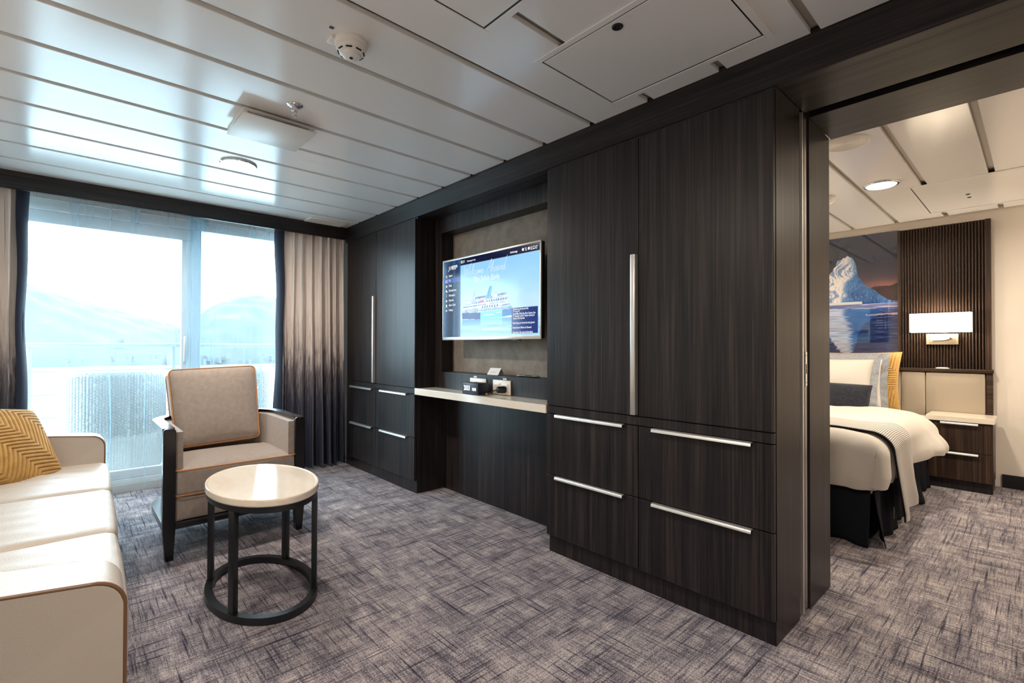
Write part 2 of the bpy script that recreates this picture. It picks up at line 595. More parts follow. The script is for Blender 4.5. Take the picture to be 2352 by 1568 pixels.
M_sea = M('calm_sea_water', (0.22, 0.28, 0.30), 0.18, spec=0.6)
bump(M_sea, noise(M_sea, (0.25, 0.8, 1), 4), 0.25, 0.5)
bm = bmesh.new(); box(bm, -700, 900, 8, 1500, -9.2, -9.0)
struct('water_bay', bm, M_sea, 'calm pale water of the bay below the railing', 'water', smooth=False)

M_hill = M('wooded_hillside', (0.20, 0.30, 0.30), 0.9)
base(M_hill, ramp(M_hill, noise(M_hill, (0.05, 0.05, 0.08), 5, 0.6), [(0.35, (0.012, 0.019, 0.018)), (0.6, (0.022, 0.030, 0.027)), (0.75, (0.05, 0.055, 0.047))]))
def hill(name, label, pts, y, depth, zb):
    nx, ny = 160, 24
    xs = np.linspace(pts[0][0], pts[-1][0], nx)
    hs = np.interp(xs, [p[0] for p in pts], [p[1] for p in pts])
    V = []
    for j in range(ny):
        t = j / (ny - 1)
        prof = math.sin(t * PI / 2) ** 0.8
        for i in range(nx):
            h = hs[i] + 0.7 * math.sin(xs[i] * 0.21 + 1.3 * j) + 0.5 * math.sin(xs[i] * 0.53 + j * 0.7)
            V.append((xs[i] * (1 + 0.35 * t), y + depth * t, zb + (h * (1 + depth * t / y) - zb) * prof))
    o = from_np(name, V, grid_faces(nx, ny), M_hill)
    return tag(o, label, 'hill', kind='structure')
hill('hill_far', 'hazy wooded hill across the bay behind the left pane', [(-160, 44), (-60, 38), (-16, 27), (-4, 23), (11, 19), (30, 14.5), (42, 11), (54, 8), (70, 5)], 300, 160, -9)
hill('hill_near', 'hazy wooded hill across the bay behind the narrow pane', [(36, 2), (46, 10), (54, 18), (63, 24), (72, 27), (90, 27.5), (120, 26), (190, 18), (260, 8)], 290, 120, -9)
bm = bmesh.new()
random.seed(3)
for i in range(80):
    x = random.uniform(-60, 130); h = random.uniform(0.8, 2.0); w = random.uniform(0.6, 1.8)
    y = random.uniform(284, 292); z = random.choice((-9, -8, -7, -5.5))
    if i % 3 == 0:
        y = random.uniform(318, 340); z = random.uniform(0, 4)
    box(bm, x, x + w, y, y + 5, z, z + h + (1.2 if i % 3 else 0.6))
tag(mk('town_buildings', bm, M('pale_render', (0.055, 0.06, 0.06), 0.8), smooth=False), 'pale waterfront buildings blurred along the far shore', 'buildings', kind='stuff')

# wicker chairs on the balcony (their backs face the room)
M_wicker = M('white_wicker', srgb(205, 206, 205), 0.6)
def wicker_chair(cx, cy, label):
    t = thing('wicker_chair', label, 'chair', (cx, cy, -0.02), group='wicker chairs on the balcony')
    nu, nv = 421, 211
    V = []
    hw, hd, p = 0.315, 0.33, 0.62
    def plan(a, s=1.0):
        ca, sa = math.cos(a), math.sin(a)
        return (hw * s * math.copysign(abs(ca) ** p, ca), hd * s * math.copysign(abs(sa) ** p, sa))
    fa = [-PI - 0.45 + (PI + 0.9) * k / 4000 for k in range(4001)]
    fp = np.array([plan(a) for a in fa])
    arc = np.concatenate([[0], np.cumsum(np.hypot(*np.diff(fp, axis=0).T))])
    ang = np.interp(np.linspace(0, arc[-1], nu), arc, fa)
    for j in range(nv):
        v = j / (nv - 1)
        z = 0.04 + 0.80 * v
        for i in range(nu):
            a = float(ang[i])
            tap = 0.93 + 0.07 * min(1, v * 2.5) + 0.0
            low = min(1.0, 0.80 + 0.2 * math.sqrt(min(1, v / 0.12)))
            wv = 1 + (0.016 * math.cos(PI * i / 5.0) * (1 if (j // 3) % 2 else -1) if j % 3 else -0.012)
            x, y = plan(a, tap * low * wv)
            side = max(0.0, (y + 0.05) / hd)
            zz = 0.04 + (0.83 - 0.20 * min(1, side) ** 1.5) * v
            V.append((cx + x, cy + y, zz - 0.02))
    o = from_np('woven_shell', V, grid_faces(nu, nv), M_wicker, t, angle=80)
    sm = o.modifiers.new('thickness', 'SOLIDIFY'); sm.thickness = 0.035; sm.offset = 1
    bm = bmesh.new()
    tube(bm, [(cx + plan(a)[0], cy + plan(a)[1], 0.85 - 0.20 * min(1, max(0, (plan(a)[1] + 0.05) / hd)) ** 1.5) for a in [-PI - 0.45 + (PI + 0.9) * i / 60 for i in range(61)]], 0.024, 10)
    mk('rolled_rim', bm, M_wicker, t)
    bm = rcube(0.27, 0.28, 0.07, 0.05, 8, (0, 0, 0.01)); rot_bm(bm, Matrix.Translation((cx, cy + 0.02, 0.36)))
    mk('seat_cushion', bm, M('pale_blue_outdoor_cushion', srgb(170, 190, 200), 0.8), t)
    for sx in (-1, 1):
        for sy in (-1, 1):
            mk('leg', B(cx + sx * 0.22 - 0.02, cx + sx * 0.22 + 0.02, cy + sy * 0.22 - 0.02, cy + sy * 0.22 + 0.02, -0.02, 0.06), M_wicker, t)
wicker_chair(0.285, 5.22, 'white wicker tub chair on the balcony seen behind the sofa arm')
wicker_chair(1.14, 5.22, 'white wicker tub chair on the balcony hidden behind the armchair cushion')
# ================================================================ cabinets
XD = 1.868           # plane of doors and drawer fronts
def pull(name, x, ya, yb, z, parent):
    """horizontal finger pull on the top edge of a drawer front"""
    bm = bmesh.new()
    prof = [(x, z + 0.004), (x - 0.016, z + 0.004), (x - 0.021, z), (x - 0.022, z - 0.011), (x - 0.0185, z - 0.011), (x - 0.0175, z - 0.002), (x - 0.014, z), (x, z)]
    prism(bm, [(p[0], p[1]) for p in prof], 1, ya, yb)
    mk(name, bm, M_alu, parent, angle=50)

def vpull(x, y, za, zb, parent):
    bm = bmesh.new()
    box(bm, x - 0.024, x, y - 0.001, y + 0.004, za, zb, 0.0008, 1)
    box(bm, x - 0.026, x - 0.021, y, y + 0.022, za, zb, 0.0012, 2)
    mk('handle', bm, M_alu, parent)

def cabinet(ya, ysplit, yb, label, end_panel):
    """ya < yb along the wall"""
    t = thing('wardrobe_cabinet', label, 'cabinet', (2.0, (ya + yb) / 2, 0))
    bm = bmesh.new()
    xb = 2.142
    box(bm, XF + 0.002, xb, ya, yb, 0.0925, ZB - 0.002)
    mk('body', bm, M_wood, t, smooth=False)
    g = 0.0022
    band_z = (0.7305, 0.7675)
    mk('rail', B(XD, XF, ya + g, yb - g, band_z[0], band_z[1], 0.001, 1), M_wood, t, smooth=False)
    # doors: far column first
    for (a, b, hy) in ((ysplit, yb, ysplit + 0.004), (ya, ysplit, None)):
        d = mk('door', B(XD, XF, a + g, b - g, 0.7720, 2.012, 0.0012, 1), M_wood, t, smooth=False)
        if hy is not None:
            vpull(XD, hy, 0.777, 1.489, d)
        for (z0, z1) in ((0.4115, 0.7265), (0.0935, 0.4075)):
            dr = mk('drawer', B(XD, XF, a + g, b - g, z0, z1, 0.0012, 1), M_wood, t, smooth=False)
            mid = (a + b) / 2
            ln = 0.412
            c = mid + (0.0 if (b - a) > 0.58 else 0.0)
            pull('handle', XD, c - ln / 2, c + ln / 2, z1 - 0.002, dr)
    mk('plinth', B(XF + 0.004, xb, ya + 0.003, yb - 0.003, 0.0, 0.0915), M_wood, t, smooth=False)
    return t

big = cabinet(0.643, 1.205, 1.763, 'large dark wood wardrobe with tall doors next to the bedroom doorway', True)
far_c = cabinet(3.083, 3.693, 4.195, 'dark wood wardrobe in the corner beside the curtain', False)

mk('filler_strip', B(XF + 0.006, 2.142, 4.196, 4.30, 0.0, ZB - 0.002), M_wood, far_c, smooth=False)

# ---- recess between the wardrobes: panels, niche and stone desk top
rec = thing('recess_panelling', 'dark wood panelling with fabric lined niche behind the television', 'wall panel', (2.1, 2.42, 0))
yl, yr = 3.081, 1.765        # far and near sides
xp, xn = 2.035, 2.143        # panel face, niche back
nl, nz0, nz1 = 2.99, 0.891, 1.913
mk('lower_panel', B(2.128, xn, yr, yl, 0, 0.724), M_wood, rec, smooth=False)
mk('ledge_panel', B(xp, xn - 0.001, yr, yl, 0.771, nz0, 0.001, 1), M_wood, rec, smooth=False)
mk('top_panel', B(xp, xn - 0.001, yr, yl, nz1, ZB - 0.001, 0.001, 1), M_wood, rec, smooth=False)
mk('side_panel', B(xp, xn - 0.001, nl, yl, nz0, nz1, 0.001, 1), M_wood, rec, smooth=False)
mk('niche_lining', B(xn - 0.003, xn + 0.001, yr, nl, nz0, nz1), M_fabricwall, rec, smooth=False)
desk = thing('desk_top', 'cream polished stone desk top between the two dark wardrobes', 'desk', (1.95, 2.42, 0.72))
mk('slab', B(XD - 0.004, 2.127, yr + 0.001, yl - 0.001, 0.7255, 0.7705, 0.002, 2), M_marble, desk, smooth=False)
mk('edge_strip', B(XD - 0.0045, XD + 0.003, yr + 0.001, yl - 0.001, 0.7705, 0.7725), M_alu, desk, smooth=False)

# ---- doorway: sliding door in its pocket, bedroom-side wardrobe
sd = thing('sliding_door', 'dark wood sliding door pushed into its pocket with a steel edge', 'door', (2.23, 1.1, 0))
mk('door_leaf', B(2.206, 2.250, 0.652, 1.22, 0.012, ZB + 0.03), M_wood, sd, smooth=False)
mk('edge_strip', B(2.2145, 2.2425, 0.6475, 0.652, 0.014, ZB + 0.028, 0.001, 1), M_steel, sd)
lp = mk('latch_plate', B(2.217, 2.240, 0.6455, 0.6475, 0.92, 1.06, 0.0006, 1), M_chrome, sd)
mk('latch_slot', B(2.2245, 2.2325, 0.6450, 0.6456, 0.97, 1.01), M_black, lp)
for z in (0.935, 1.045):
    bm = bmesh.new(); tube(bm, [(2.2285, 0.6456, z), (2.2285, 0.6446, z)], 0.003, 10); mk('screw', bm, M_steel, lp)
struct('trim_5', B(2.176, 2.192, 0.6435, 0.66, 0.01, ZB - 0.001), M_alu, 'slim metal strip along the sliding door pocket', 'trim', smooth=False)
bw = thing('bedroom_wardrobe', 'dark wood wardrobe end on the bedroom side of the doorway', 'cabinet', (2.4, 0.95, 0))
mk('body', B(2.262, 2.545, 0.643, 1.249, 0.0, ZB - 0.001, 0.001, 1), M_wood, bw, smooth=False)
for z0, z1 in ((0.10, 0.47), (0.475, 0.855)):
    d = mk('drawer', B(2.546, 2.562, 0.650, 1.245, z0, z1, 0.001, 1), M_wood, bw, smooth=False)
    mk('handle', B(2.562, 2.575, 0.80, 1.10, z1 - 0.012, z1 - 0.004, 0.001, 1), M_alu, d)
mk('door', B(2.546, 2.552, 0.650, 1.245, 0.86, 2.01, 0.001, 1), M_wood, bw, smooth=False)
# ================================================================ television
def vcol_mat(name, emission, strength=1.0, rough=0.06):
    m = bpy.data.materials.new(name)
    m.use_nodes = True
    nt = m.node_tree
    b = nt.nodes['Principled BSDF']
    a = nt.nodes.new('ShaderNodeAttribute'); a.attribute_name = 'print'
    b.inputs['Roughness'].default_value = rough
    if emission:
        b.inputs['Base Color'].default_value = (0.004, 0.004, 0.005, 1)
        b.inputs['Specular IOR Level'].default_value = 0.2
        nt.links.new(a.outputs['Color'], b.inputs['Emission Color'])
        b.inputs['Emission Strength'].default_value = strength
    else:
        nt.links.new(a.outputs['Color'], b.inputs['Base Color'])
        b.inputs['Coat Weight'].default_value = 1.0
        b.inputs['Coat IOR'].default_value = 1.7
        b.inputs['Coat Roughness'].default_value = 0.01
    return m

def lin(c):
    c = np.asarray(c, float) / 255.0
    return np.where(c <= 0.04045, c / 12.92, ((c + 0.055) / 1.055) ** 2.4)

def picture(name, origin, du, dv, nu, nv, rgb, mat, parent, local):
    """flat print: a grid of nu x nv points, rgb array (nv, nu, 3) in display values 0..255"""
    u = np.linspace(0, 1, nu); v = np.linspace(0, 1, nv)
    U, Vv = np.meshgrid(u, v)
    P = np.asarray(origin)[None, None] + U[..., None] * np.asarray(du) + Vv[..., None] * np.asarray(dv)
    o = from_np(name, P.reshape(-1, 3), grid_faces(nu, nv), mat, parent, local, smooth=False)
    at = o.data.color_attributes.new('print', 'FLOAT_COLOR', 'POINT')
    c = np.ones((nu * nv, 4), np.float32)
    c[:, :3] = lin(np.clip(rgb.reshape(-1, 3), 0, 255))
    at.data.foreach_set('color', c.ravel())
    return o

def smooth_noise(U, V, seed, scale, octaves=4):
    rng = np.random.RandomState(seed)
    out = np.zeros_like(U); amp = 1.0; tot = 0
    for k in range(octaves):
        n = 64
        g = rng.rand(n, n)
        x = (U * scale * 2 ** k) % (n - 1); y = (V * scale * 2 ** k) % (n - 1)
        i, j = x.astype(int), y.astype(int)
        fx, fy = x - i, y - j
        fx = fx * fx * (3 - 2 * fx); fy = fy * fy * (3 - 2 * fy)
        i1, j1 = (i + 1) % n, (j + 1) % n
        out += amp * ((g[j, i] * (1 - fx) + g[j, i1] * fx) * (1 - fy) + (g[j1, i] * (1 - fx) + g[j1, i1] * fx) * fy)
        tot += amp; amp *= 0.5
    return out / tot

SW, SH = 0.951, 0.531       # lit screen
def screen_rgb(nu, nv):
    u = np.linspace(0, 1, nu); v = np.linspace(0, 1, nv)
    U, V = np.meshgrid(u, v)
    n1 = smooth_noise(U * 1.0, V * 1.0, 1, 6)
    n2 = smooth_noise(U * 0.5, V * 9, 2, 7)
    img = np.zeros((nv, nu, 3))
    sky = np.array([150, 206, 248]) + (np.array([176, 224, 252]) - np.array([150, 206, 248])) * np.clip((0.95 - V) / 0.5, 0, 1)[..., None]
    sky = sky + (np.array([206, 232, 250]) - sky) * np.clip((0.62 - V) / 0.4, 0, 1)[..., None] + (n1 - 0.5)[..., None] * 14
    img[:] = sky
    wat = V < 0.215
    wc = np.array([168, 214, 240]) + (n2 - 0.5)[..., None] * 70 + np.clip(0.06 - V, 0, 1)[..., None] * 300
    img[wat] = wc[wat]
    # foam streak
    def put(mask, c, a=1.0):
        img[mask] = img[mask] * (1 - a) + np.array(c, float) * a
    def rect(u0, u1, v0, v1, c, a=1.0):
        put((U >= u0) & (U <= u1) & (V >= v0) & (V <= v1), c, a)
    def quad(pts, c, a=1.0):
        m = np.ones_like(U, bool)
        s = 0
        for (x0, y0), (x1, y1) in zip(pts, pts[1:] + pts[:1]):
            s += (x1 - x0) * (y1 + y0)
        for (x0, y0), (x1, y1) in zip(pts, pts[1:] + pts[:1]):
            cr = (x1 - x0) * (V - y0) - (y1 - y0) * (U - x0)
            m &= (cr >= 0) if s < 0 else (cr <= 0)
        put(m, c, a)
    # reflections of the hull
    rf = (1 - np.clip((0.215 - V) / 0.11, 0, 1)) * (0.6 + 0.4 * n2)
    for u0, u1, c in ((0.232, 0.435, (40, 100, 170)), (0.435, 0.66, (110, 190, 220)), (0.66, 0.75, (60, 130, 190))):
        m = (U > u0) & (U < u1) & wat
        img[m] = img[m] * (1 - 0.75 * rf[m])[:, None] + np.array(c) * (0.75 * rf[m])[:, None]
    # hull: bow on the left, transom on the right
    quad([(0.232, 0.225), (0.44, 0.213), (0.44, 0.296), (0.226, 0.306)], (24, 56, 128))
    quad([(0.435, 0.213), (0.662, 0.222), (0.664, 0.310), (0.435, 0.300)], (120, 206, 232))
    quad([(0.66, 0.225), (0.75, 0.238), (0.757, 0.318), (0.66, 0.310)], (66, 128, 190))
    rect(0.47, 0.575, 0.252, 0.264, (225, 245, 250), 0.8); rect(0.60, 0.648, 0.275, 0.287, (225, 245, 250), 0.7)
    # decks
    quad([(0.228, 0.302), (0.757, 0.318), (0.752, 0.352), (0.228, 0.335)], (196, 214, 232))
    quad([(0.238, 0.335), (0.72, 0.352), (0.71, 0.402), (0.238, 0.378)], (232, 240, 246))
    quad([(0.245, 0.378), (0.70, 0.402), (0.70, 0.445), (0.262, 0.408)], (214, 228, 240))
    quad([(0.262, 0.408), (0.705, 0.440), (0.700, 0.490), (0.290, 0.445)], (230, 240, 246))
    quad([(0.33, 0.445), (0.68, 0.482), (0.675, 0.508), (0.37, 0.488)], (206, 224, 238))
    for k in range(26):      # balconies, windows
        x = 0.245 + k * 0.0195
        rect(x, x + 0.008, 0.309 + 0.0006 * k, 0.328 + 0.0006 * k, (86, 120, 160))
    for k in range(7):
        rect(0.452 + k * 0.0255, 0.463 + k * 0.0255, 0.352, 0.376, (48, 78, 120))
    for k in range(8):
        rect(0.26 + k * 0.018, 0.266 + k * 0.018, 0.343, 0.352, (90, 120, 155))
    for k in range(9):
        rect(0.50 + k * 0.0235, 0.513 + k * 0.0235, 0.415 + 0.001 * k, 0.443 + 0.001 * k, (70, 112, 165))
    for k in range(5):
        rect(0.34 + k * 0.022, 0.350 + k * 0.022, 0.412, 0.436, (90, 130, 175))
    quad([(0.24, 0.365), (0.5, 0.388), (0.5, 0.395), (0.24, 0.374)], (90, 130, 180))
    quad([(0.37, 0.462), (0.50, 0.474), (0.50, 0.498), (0.385, 0.490)], (78, 106, 146))
    quad([(0.61, 0.472), (0.70, 0.478), (0.70, 0.506), (0.61, 0.500)], (120, 150, 180))
    rect(0.66, 0.735, 0.36, 0.372, (120, 158, 196)); rect(0.66, 0.715, 0.44, 0.45, (110, 150, 190))
    quad([(0.415, 0.412), (0.470, 0.418), (0.474, 0.446), (0.43, 0.442)], (206, 80, 140))
    quad([(0.515, 0.452), (0.552, 0.456), (0.562, 0.482), (0.528, 0.478)], (190, 70, 120))
    quad([(0.488, 0.455), (0.545, 0.46), (0.560, 0.60), (0.530, 0.602)], (110, 176, 206))
    quad([(0.505, 0.48), (0.52, 0.48), (0.545, 0.60), (0.534, 0.60)], (70, 140, 180))
    for (a, b, c, d) in ((0.36, 0.49, 0.372, 0.585), (0.345, 0.462, 0.372, 0.53), (0.585, 0.49, 0.60, 0.53), (0.27, 0.44, 0.276, 0.47)):
        quad([(a, b), (a + 0.004, b), (c + 0.004, d), (c, d)], (86, 120, 160))
    n6 = smooth_noise(U * 8, V * 5, 23, 9, 2)
    ship = (U > 0.228) & (U < 0.757) & (V > 0.30) & (V < 0.51) & (img.mean(-1) < 246)
    near = ship & (np.abs(img - sky).sum(-1) > 25)
    img[near] += ((n6 - 0.5)[..., None] * np.array([110, 80, 60]))[near]
    for v0, a, b in ((0.336, 0.24, 0.72), (0.379, 0.245, 0.70), (0.409, 0.262, 0.70), (0.446, 0.29, 0.70), (0.302, 0.228, 0.757)):
        sl = v0 + (U - a) * 0.045
        put((U > a) & (U < b) & (np.abs(V - sl) < 0.0035), (70, 100, 150), 0.55)
    for k in range(40):
        x = 0.25 + 0.0115 * k
        put((np.abs(U - x) < 0.0012) & (V > 0.335) & (V < 0.50) & near, (120, 150, 190), 0.4)
    put(wat & (V < 0.10) & (n2 > 0.55), (226, 240, 246), 0.5)
    # top bar and side bar
    rect(0, 1, 0.918, 1, (13, 18, 52))
    side = U < 0.208
    sb = np.array([20, 44, 84]) + (smooth_noise(U, U * 0 + 0.3, 5, 30, 2) - 0.5)[..., None] * np.array([40, 70, 90])
    img[side] = sb[side]
    put(side & (U < 0.02), (92, 150, 180), 0.6)
    rect(0.0, 0.208, 0.718, 0.776, (72, 104, 190), 0.75)
    rect(0.0, 0.208, 0.95, 1, (60, 110, 150), 0.3)
    # info box
    rect(0.751, 0.983, 0.026, 0.315, (26, 50, 122))
    return img

M_screen = vcol_mat('lit_lcd_screen', True, 0.71, 0.12)
def text(body, x, y, size, parent, mat, name='screen_text', align='LEFT', shear=0.0, line=1.0, squash=1.0, origin=(0, 0, 0), ux=(0, -1, 0), uy=(0, 0, 1), bold=0.0, local=True):
    c = bpy.data.curves.new(name, 'FONT')
    c.body = body; c.size = size; c.align_x = align; c.shear = shear; c.space_line = line; c.offset = bold
    c.resolution_u = 2
    c.materials.append(mat)
    o = bpy.data.objects.new(name, c)
    ux, uy = Vector(ux), Vector(uy)
    n = ux.cross(uy)
    p = Vector(origin) + ux * x + uy * y
    mt = Matrix((ux * squash, uy, n)).transposed().to_4x4()
    mt.translation = p
    finish(o, parent, True)
    if not local:
        o.matrix_parent_inverse = Matrix.Translation(parent.location).inverted() if parent.type == 'EMPTY' else Matrix.Identity(4)
    o.matrix_basis = mt
    return o

# strokes of the handwritten greeting, in letter units
HAND = {
 'W': [[(0, 1.5), (.15, .6), (.35, .0), (.6, 1.0), (.8, .0), (1.15, .8), (1.45, 1.75)]],
 'e': [[(0, .25), (.3, .45), (.3, .6), (.12, .55), (.08, .2), (.28, .0), (.6, .2)]],
 'l': [[(0, .15), (.3, 1.0), (.28, 1.5), (.15, 1.2), (.18, .2), (.45, .15)]],
 'c': [[(.4, .5), (.2, .6), (.06, .3), (.2, .0), (.6, .2)]],
 'o': [[(.3, .6), (.08, .4), (.15, .02), (.42, .1), (.42, .5), (.3, .6), (.62, .45)]],
 'm': [[(0, .0), (.12, .55), (.18, .1), (.35, .6), (.42, .1), (.6, .6), (.66, .1), (.9, .2)]],
 'A': [[(-.1, -.1), (.35, .8), (.75, 1.8), (.78, .9), (.85, .0)], [(.15, .55), (.6, .7), (1.05, .75)]],
 'b': [[(0, .2), (.25, 1.1), (.2, 1.5), (.1, .8), (.12, .05), (.4, .1), (.42, .5), (.2, .45), (.6, .4)]],
 'a': [[(.45, .5), (.2, .6), (.05, .25), (.2, .0), (.42, .4), (.45, .05), (.65, .2)]],
 'r': [[(0, .1), (.15, .6), (.2, .5), (.42, .55), (.36, .1), (.6, .2)]],
 'd': [[(.4, .5), (.15, .55), (.05, .15), (.25, .0), (.45, .5), (.72, 1.9), (.5, .6), (.5, .0), (.8, .2)]],
}
ADV = {'W': 1.35, 'e': .55, 'l': .42, 'c': .52, 'o': .58, 'm': .85, 'A': 1.0, 'b': .56, 'a': .62, 'r': .52, 'd': .8, ' ': .55}
def handwriting(s, x0, y0, k, parent, px):
    bm = bmesh.new()
    x = x0
    for ch in s:
        for st in HAND.get(ch, []):
            P = [Vector((p[0] + 0.22 * p[1], p[1])) for p in st]
            pts = []
            for i in range(len(P) - 1):
                a, b, c, d = P[max(i - 1, 0)], P[i], P[i + 1], P[min(i + 2, len(P) - 1)]
                for t in (0, .25, .5, .75):
                    pts.append(0.5 * ((2 * b) + (c - a) * t + (2 * a - 5 * b + 4 * c - d) * t * t + (3 * b - a - 3 * c + d) * t ** 3))
            pts.append(P[-1])
            tube(bm, [(px, -(x + p.x * k), y0 + p.y * k) for p in pts], 0.0007, 5)
        x += ADV[ch] * k
    mk('screen_handwriting', bm, M_scrtext, parent, local=True)

def television(loc, rotz, label):
    """screen faces local -x; the viewer's left is local +y; origin at the lower centre of the back"""
    t = thing('television', label, 'television', loc, rotz)
    w, h, th = 0.981, 0.566, 0.036
    bm = bmesh.new()
    hw = w / 2
    x0 = -th
    bb, bs, bt = 0.021, 0.010, 0.012
    box(bm, x0, x0 + 0.010, -hw, hw, 0, bb, 0.0015)
    box(bm, x0, x0 + 0.010, -hw, hw, h - bt, h, 0.0015)
    box(bm, x0, x0 + 0.010, hw - bs, hw, bb, h - bt, 0.0015)
    box(bm, x0, x0 + 0.010, -hw, -hw + bs, bb, h - bt, 0.0015)
    mk('bezel', bm, M('champagne_bezel', srgb(214, 208, 200), 0.3, 0.6), t, local=True)
    mk('back_cover', B(x0 + 0.0101, 0.0, -hw + 0.002, hw - 0.002, 0.004, h - 0.004, 0.003), M_plastic_blk, t, local=True)
    sw, sh = w - 2 * bs, h - bb - bt
    scr = picture('screen', (x0 + 0.004, hw - bs, bb), (0, -sw, 0), (0, 0, sh), 420, 236, screen_rgb(420, 236), M_screen, t, True)
    mk('sensor', B(x0 + 0.004, x0 + 0.02, -0.31, -0.25, -0.006, 0.0, 0.001), M_plastic_blk, t, local=True)
    # wall arm
    bm = bmesh.new()
    box(bm, 0.0, 0.012, -0.12, 0.12, 0.12, 0.42, 0.002)
    box(bm, 0.012, 0.125, -0.03, 0.03, 0.20, 0.34, 0.002)
    mk('wall_bracket', bm, M_plastic_blk, t, local=True)
    X = x0 + 0.0035
    K = dict(origin=(X, hw - bs, bb), parent=t, mat=M_scrtext)
    def tx(b, u, v, s, **k): return text(b, u * sw, v * sh, s, **K, **k)
    tx('02:11', 0.212, 0.945, 0.026, squash=0.8, bold=0.0006)
    tx('Wednesday 01 Nov', 0.285, 0.948, 0.0135, squash=0.85, bold=0.0004)
    tx('Anchorage', 0.735, 0.942, 0.0185, squash=0.8, bold=0.0004)
    tx('4\u00b0C\n-1\u00b0C', 0.868, 0.957, 0.0125, line=0.85, squash=0.8, bold=0.0004)
    tx('4\u00b0C\nThu', 0.918, 0.957, 0.0125, line=0.85, squash=0.8, bold=0.0004)
    tx('4\u00b0C\nFri', 0.962, 0.957, 0.0125, line=0.85, squash=0.8, bold=0.0004)
    tx('aurora', 0.096, 0.906, 0.036, squash=0.75, bold=0.0010)
    tx('EXPEDITIONS', 0.098, 0.886, 0.0115, squash=0.78, bold=0.0003)
    for i, s in enumerate(('Search', 'TV', 'Radio', 'Entertainment', 'Information', 'Keynotes', 'Alarm Clock', 'Settings')):
        tx(s, 0.066, 0.797 - i * 0.0645, 0.0215, squash=0.72, bold=0.0004)
    tx('The Sylvia Earle', 0.355, 0.676, 0.052, squash=0.80, shear=0.2)
    tx('Welcome to the Aurora Hub\nTV > Live TV\nCruise Map, Daily plan, Bow Camera, Live\nTV channels, Lecture Theatre Camera &\nOnboard info channels\n\nRadio: Enjoy your favourite music genres\n\nEntertainment: Movies on Demand\n\nInformation: Life onboard Sylvia Earle', 0.760, 0.292, 0.0162, line=0.86, squash=0.70, bold=0.0003)
    tx('expeditions', 0.482, 0.2525, 0.0115, squash=0.9)
    handwriting('Welcome Aboard', -(hw - bs) + 0.245 * sw, bb + 0.775 * sh, 0.0455, t, X)
    # icons: one part each
    def P(u, v): return (X, hw - bs - u * sw, bb + v * sh)
    def disc(bm, u, v, r, n=14):
        c = P(u, v); bm.faces.new([bm.verts.new((c[0], c[1] + r * math.cos(2 * PI * i / n), c[2] + r * math.sin(2 * PI * i / n))) for i in range(n)])
    def ring(bm, u, v, r, th_=0.0012, n=16):
        c = P(u, v); tube(bm, [(c[0], c[1] + r * math.cos(2 * PI * i / n), c[2] + r * math.sin(2 * PI * i / n)) for i in range(n)], th_, 5, True)
    def rc(bm, u, v, a, b):
        c = P(u, v); bm.faces.new([bm.verts.new((c[0], c[1] + i * a, c[2] + j * b)) for i, j in ((-1, -1), (1, -1), (1, 1), (-1, 1))])
    vv = [0.803 - i * 0.0645 for i in range(8)]
    def i_search(bm): ring(bm, 0.036, vv[0] + .004, 0.0055); tube(bm, [P(0.040, vv[0] - .004), P(0.047, vv[0] - .016)], 0.0011, 5)
    def i_tv(bm):
        c = P(0.037, vv[1] + .004); tube(bm, [(c[0], c[1] + a * 0.009, c[2] + b * 0.0055) for a, b in ((-1, -1), (1, -1), (1, 1), (-1, 1))], 0.0012, 5, True); rc(bm, 0.037, vv[1] - .014, 0.005, 0.001)
    def i_radio(bm): rc(bm, 0.037, vv[2] - .002, 0.008, 0.005); disc(bm, 0.037, vv[2] + .009, 0.004)
    def i_fun(bm): disc(bm, 0.034, vv[3] + .004, 0.007); disc(bm, 0.042, vv[3] - .006, 0.006)
    def i_info(bm): rc(bm, 0.037, vv[4] - .003, 0.002, 0.007); disc(bm, 0.037, vv[4] + .018, 0.0026)
    def i_key(bm):
        c = P(0.037, vv[5]); bm.faces.new([bm.verts.new((c[0], c[1] + a, c[2] + b)) for a, b in ((0, -.010), (.010, 0), (0, .010), (-.010, 0))])
    def i_alarm(bm): rc(bm, 0.037, vv[6], 0.0065, 0.0095)
    def i_set(bm): disc(bm, 0.034, vv[7], 0.006); rc(bm, 0.041, vv[7] + .006, 0.005, 0.002); rc(bm, 0.041, vv[7] - .006, 0.005, 0.002)
    def i_sun(bm): disc(bm, 0.852, 0.958, 0.009)
    def i_sun2(bm): disc(bm, 0.904, 0.958, 0.009)
    def i_cloud(bm): ring(bm, 0.948, 0.957, 0.0085); rc(bm, 0.948, 0.943, 0.008, 0.002)
    def i_logo(bm): ring(bm, 0.078, 0.915, 0.0085, 0.0014); tube(bm, [P(0.085, 0.893), P(0.071, 0.893), P(0.060, 0.868)], 0.0013, 5)
    for f in (i_search, i_tv, i_radio, i_fun, i_info, i_key, i_alarm, i_set, i_sun, i_sun2, i_cloud, i_logo):
        bm = bmesh.new(); f(bm)
        mk('screen_icon', bm, M_scrtext, t, local=True, smooth=False)
    return t

tv = television((2.015, 2.4045, 1.121), 0.0, 'flat television with silver bezel showing a ship, in the lounge recess')
tvb = television((2.561 + 0.125, 1.81, 1.121), PI, 'wall television in the bedroom mirrored in the iceberg picture')

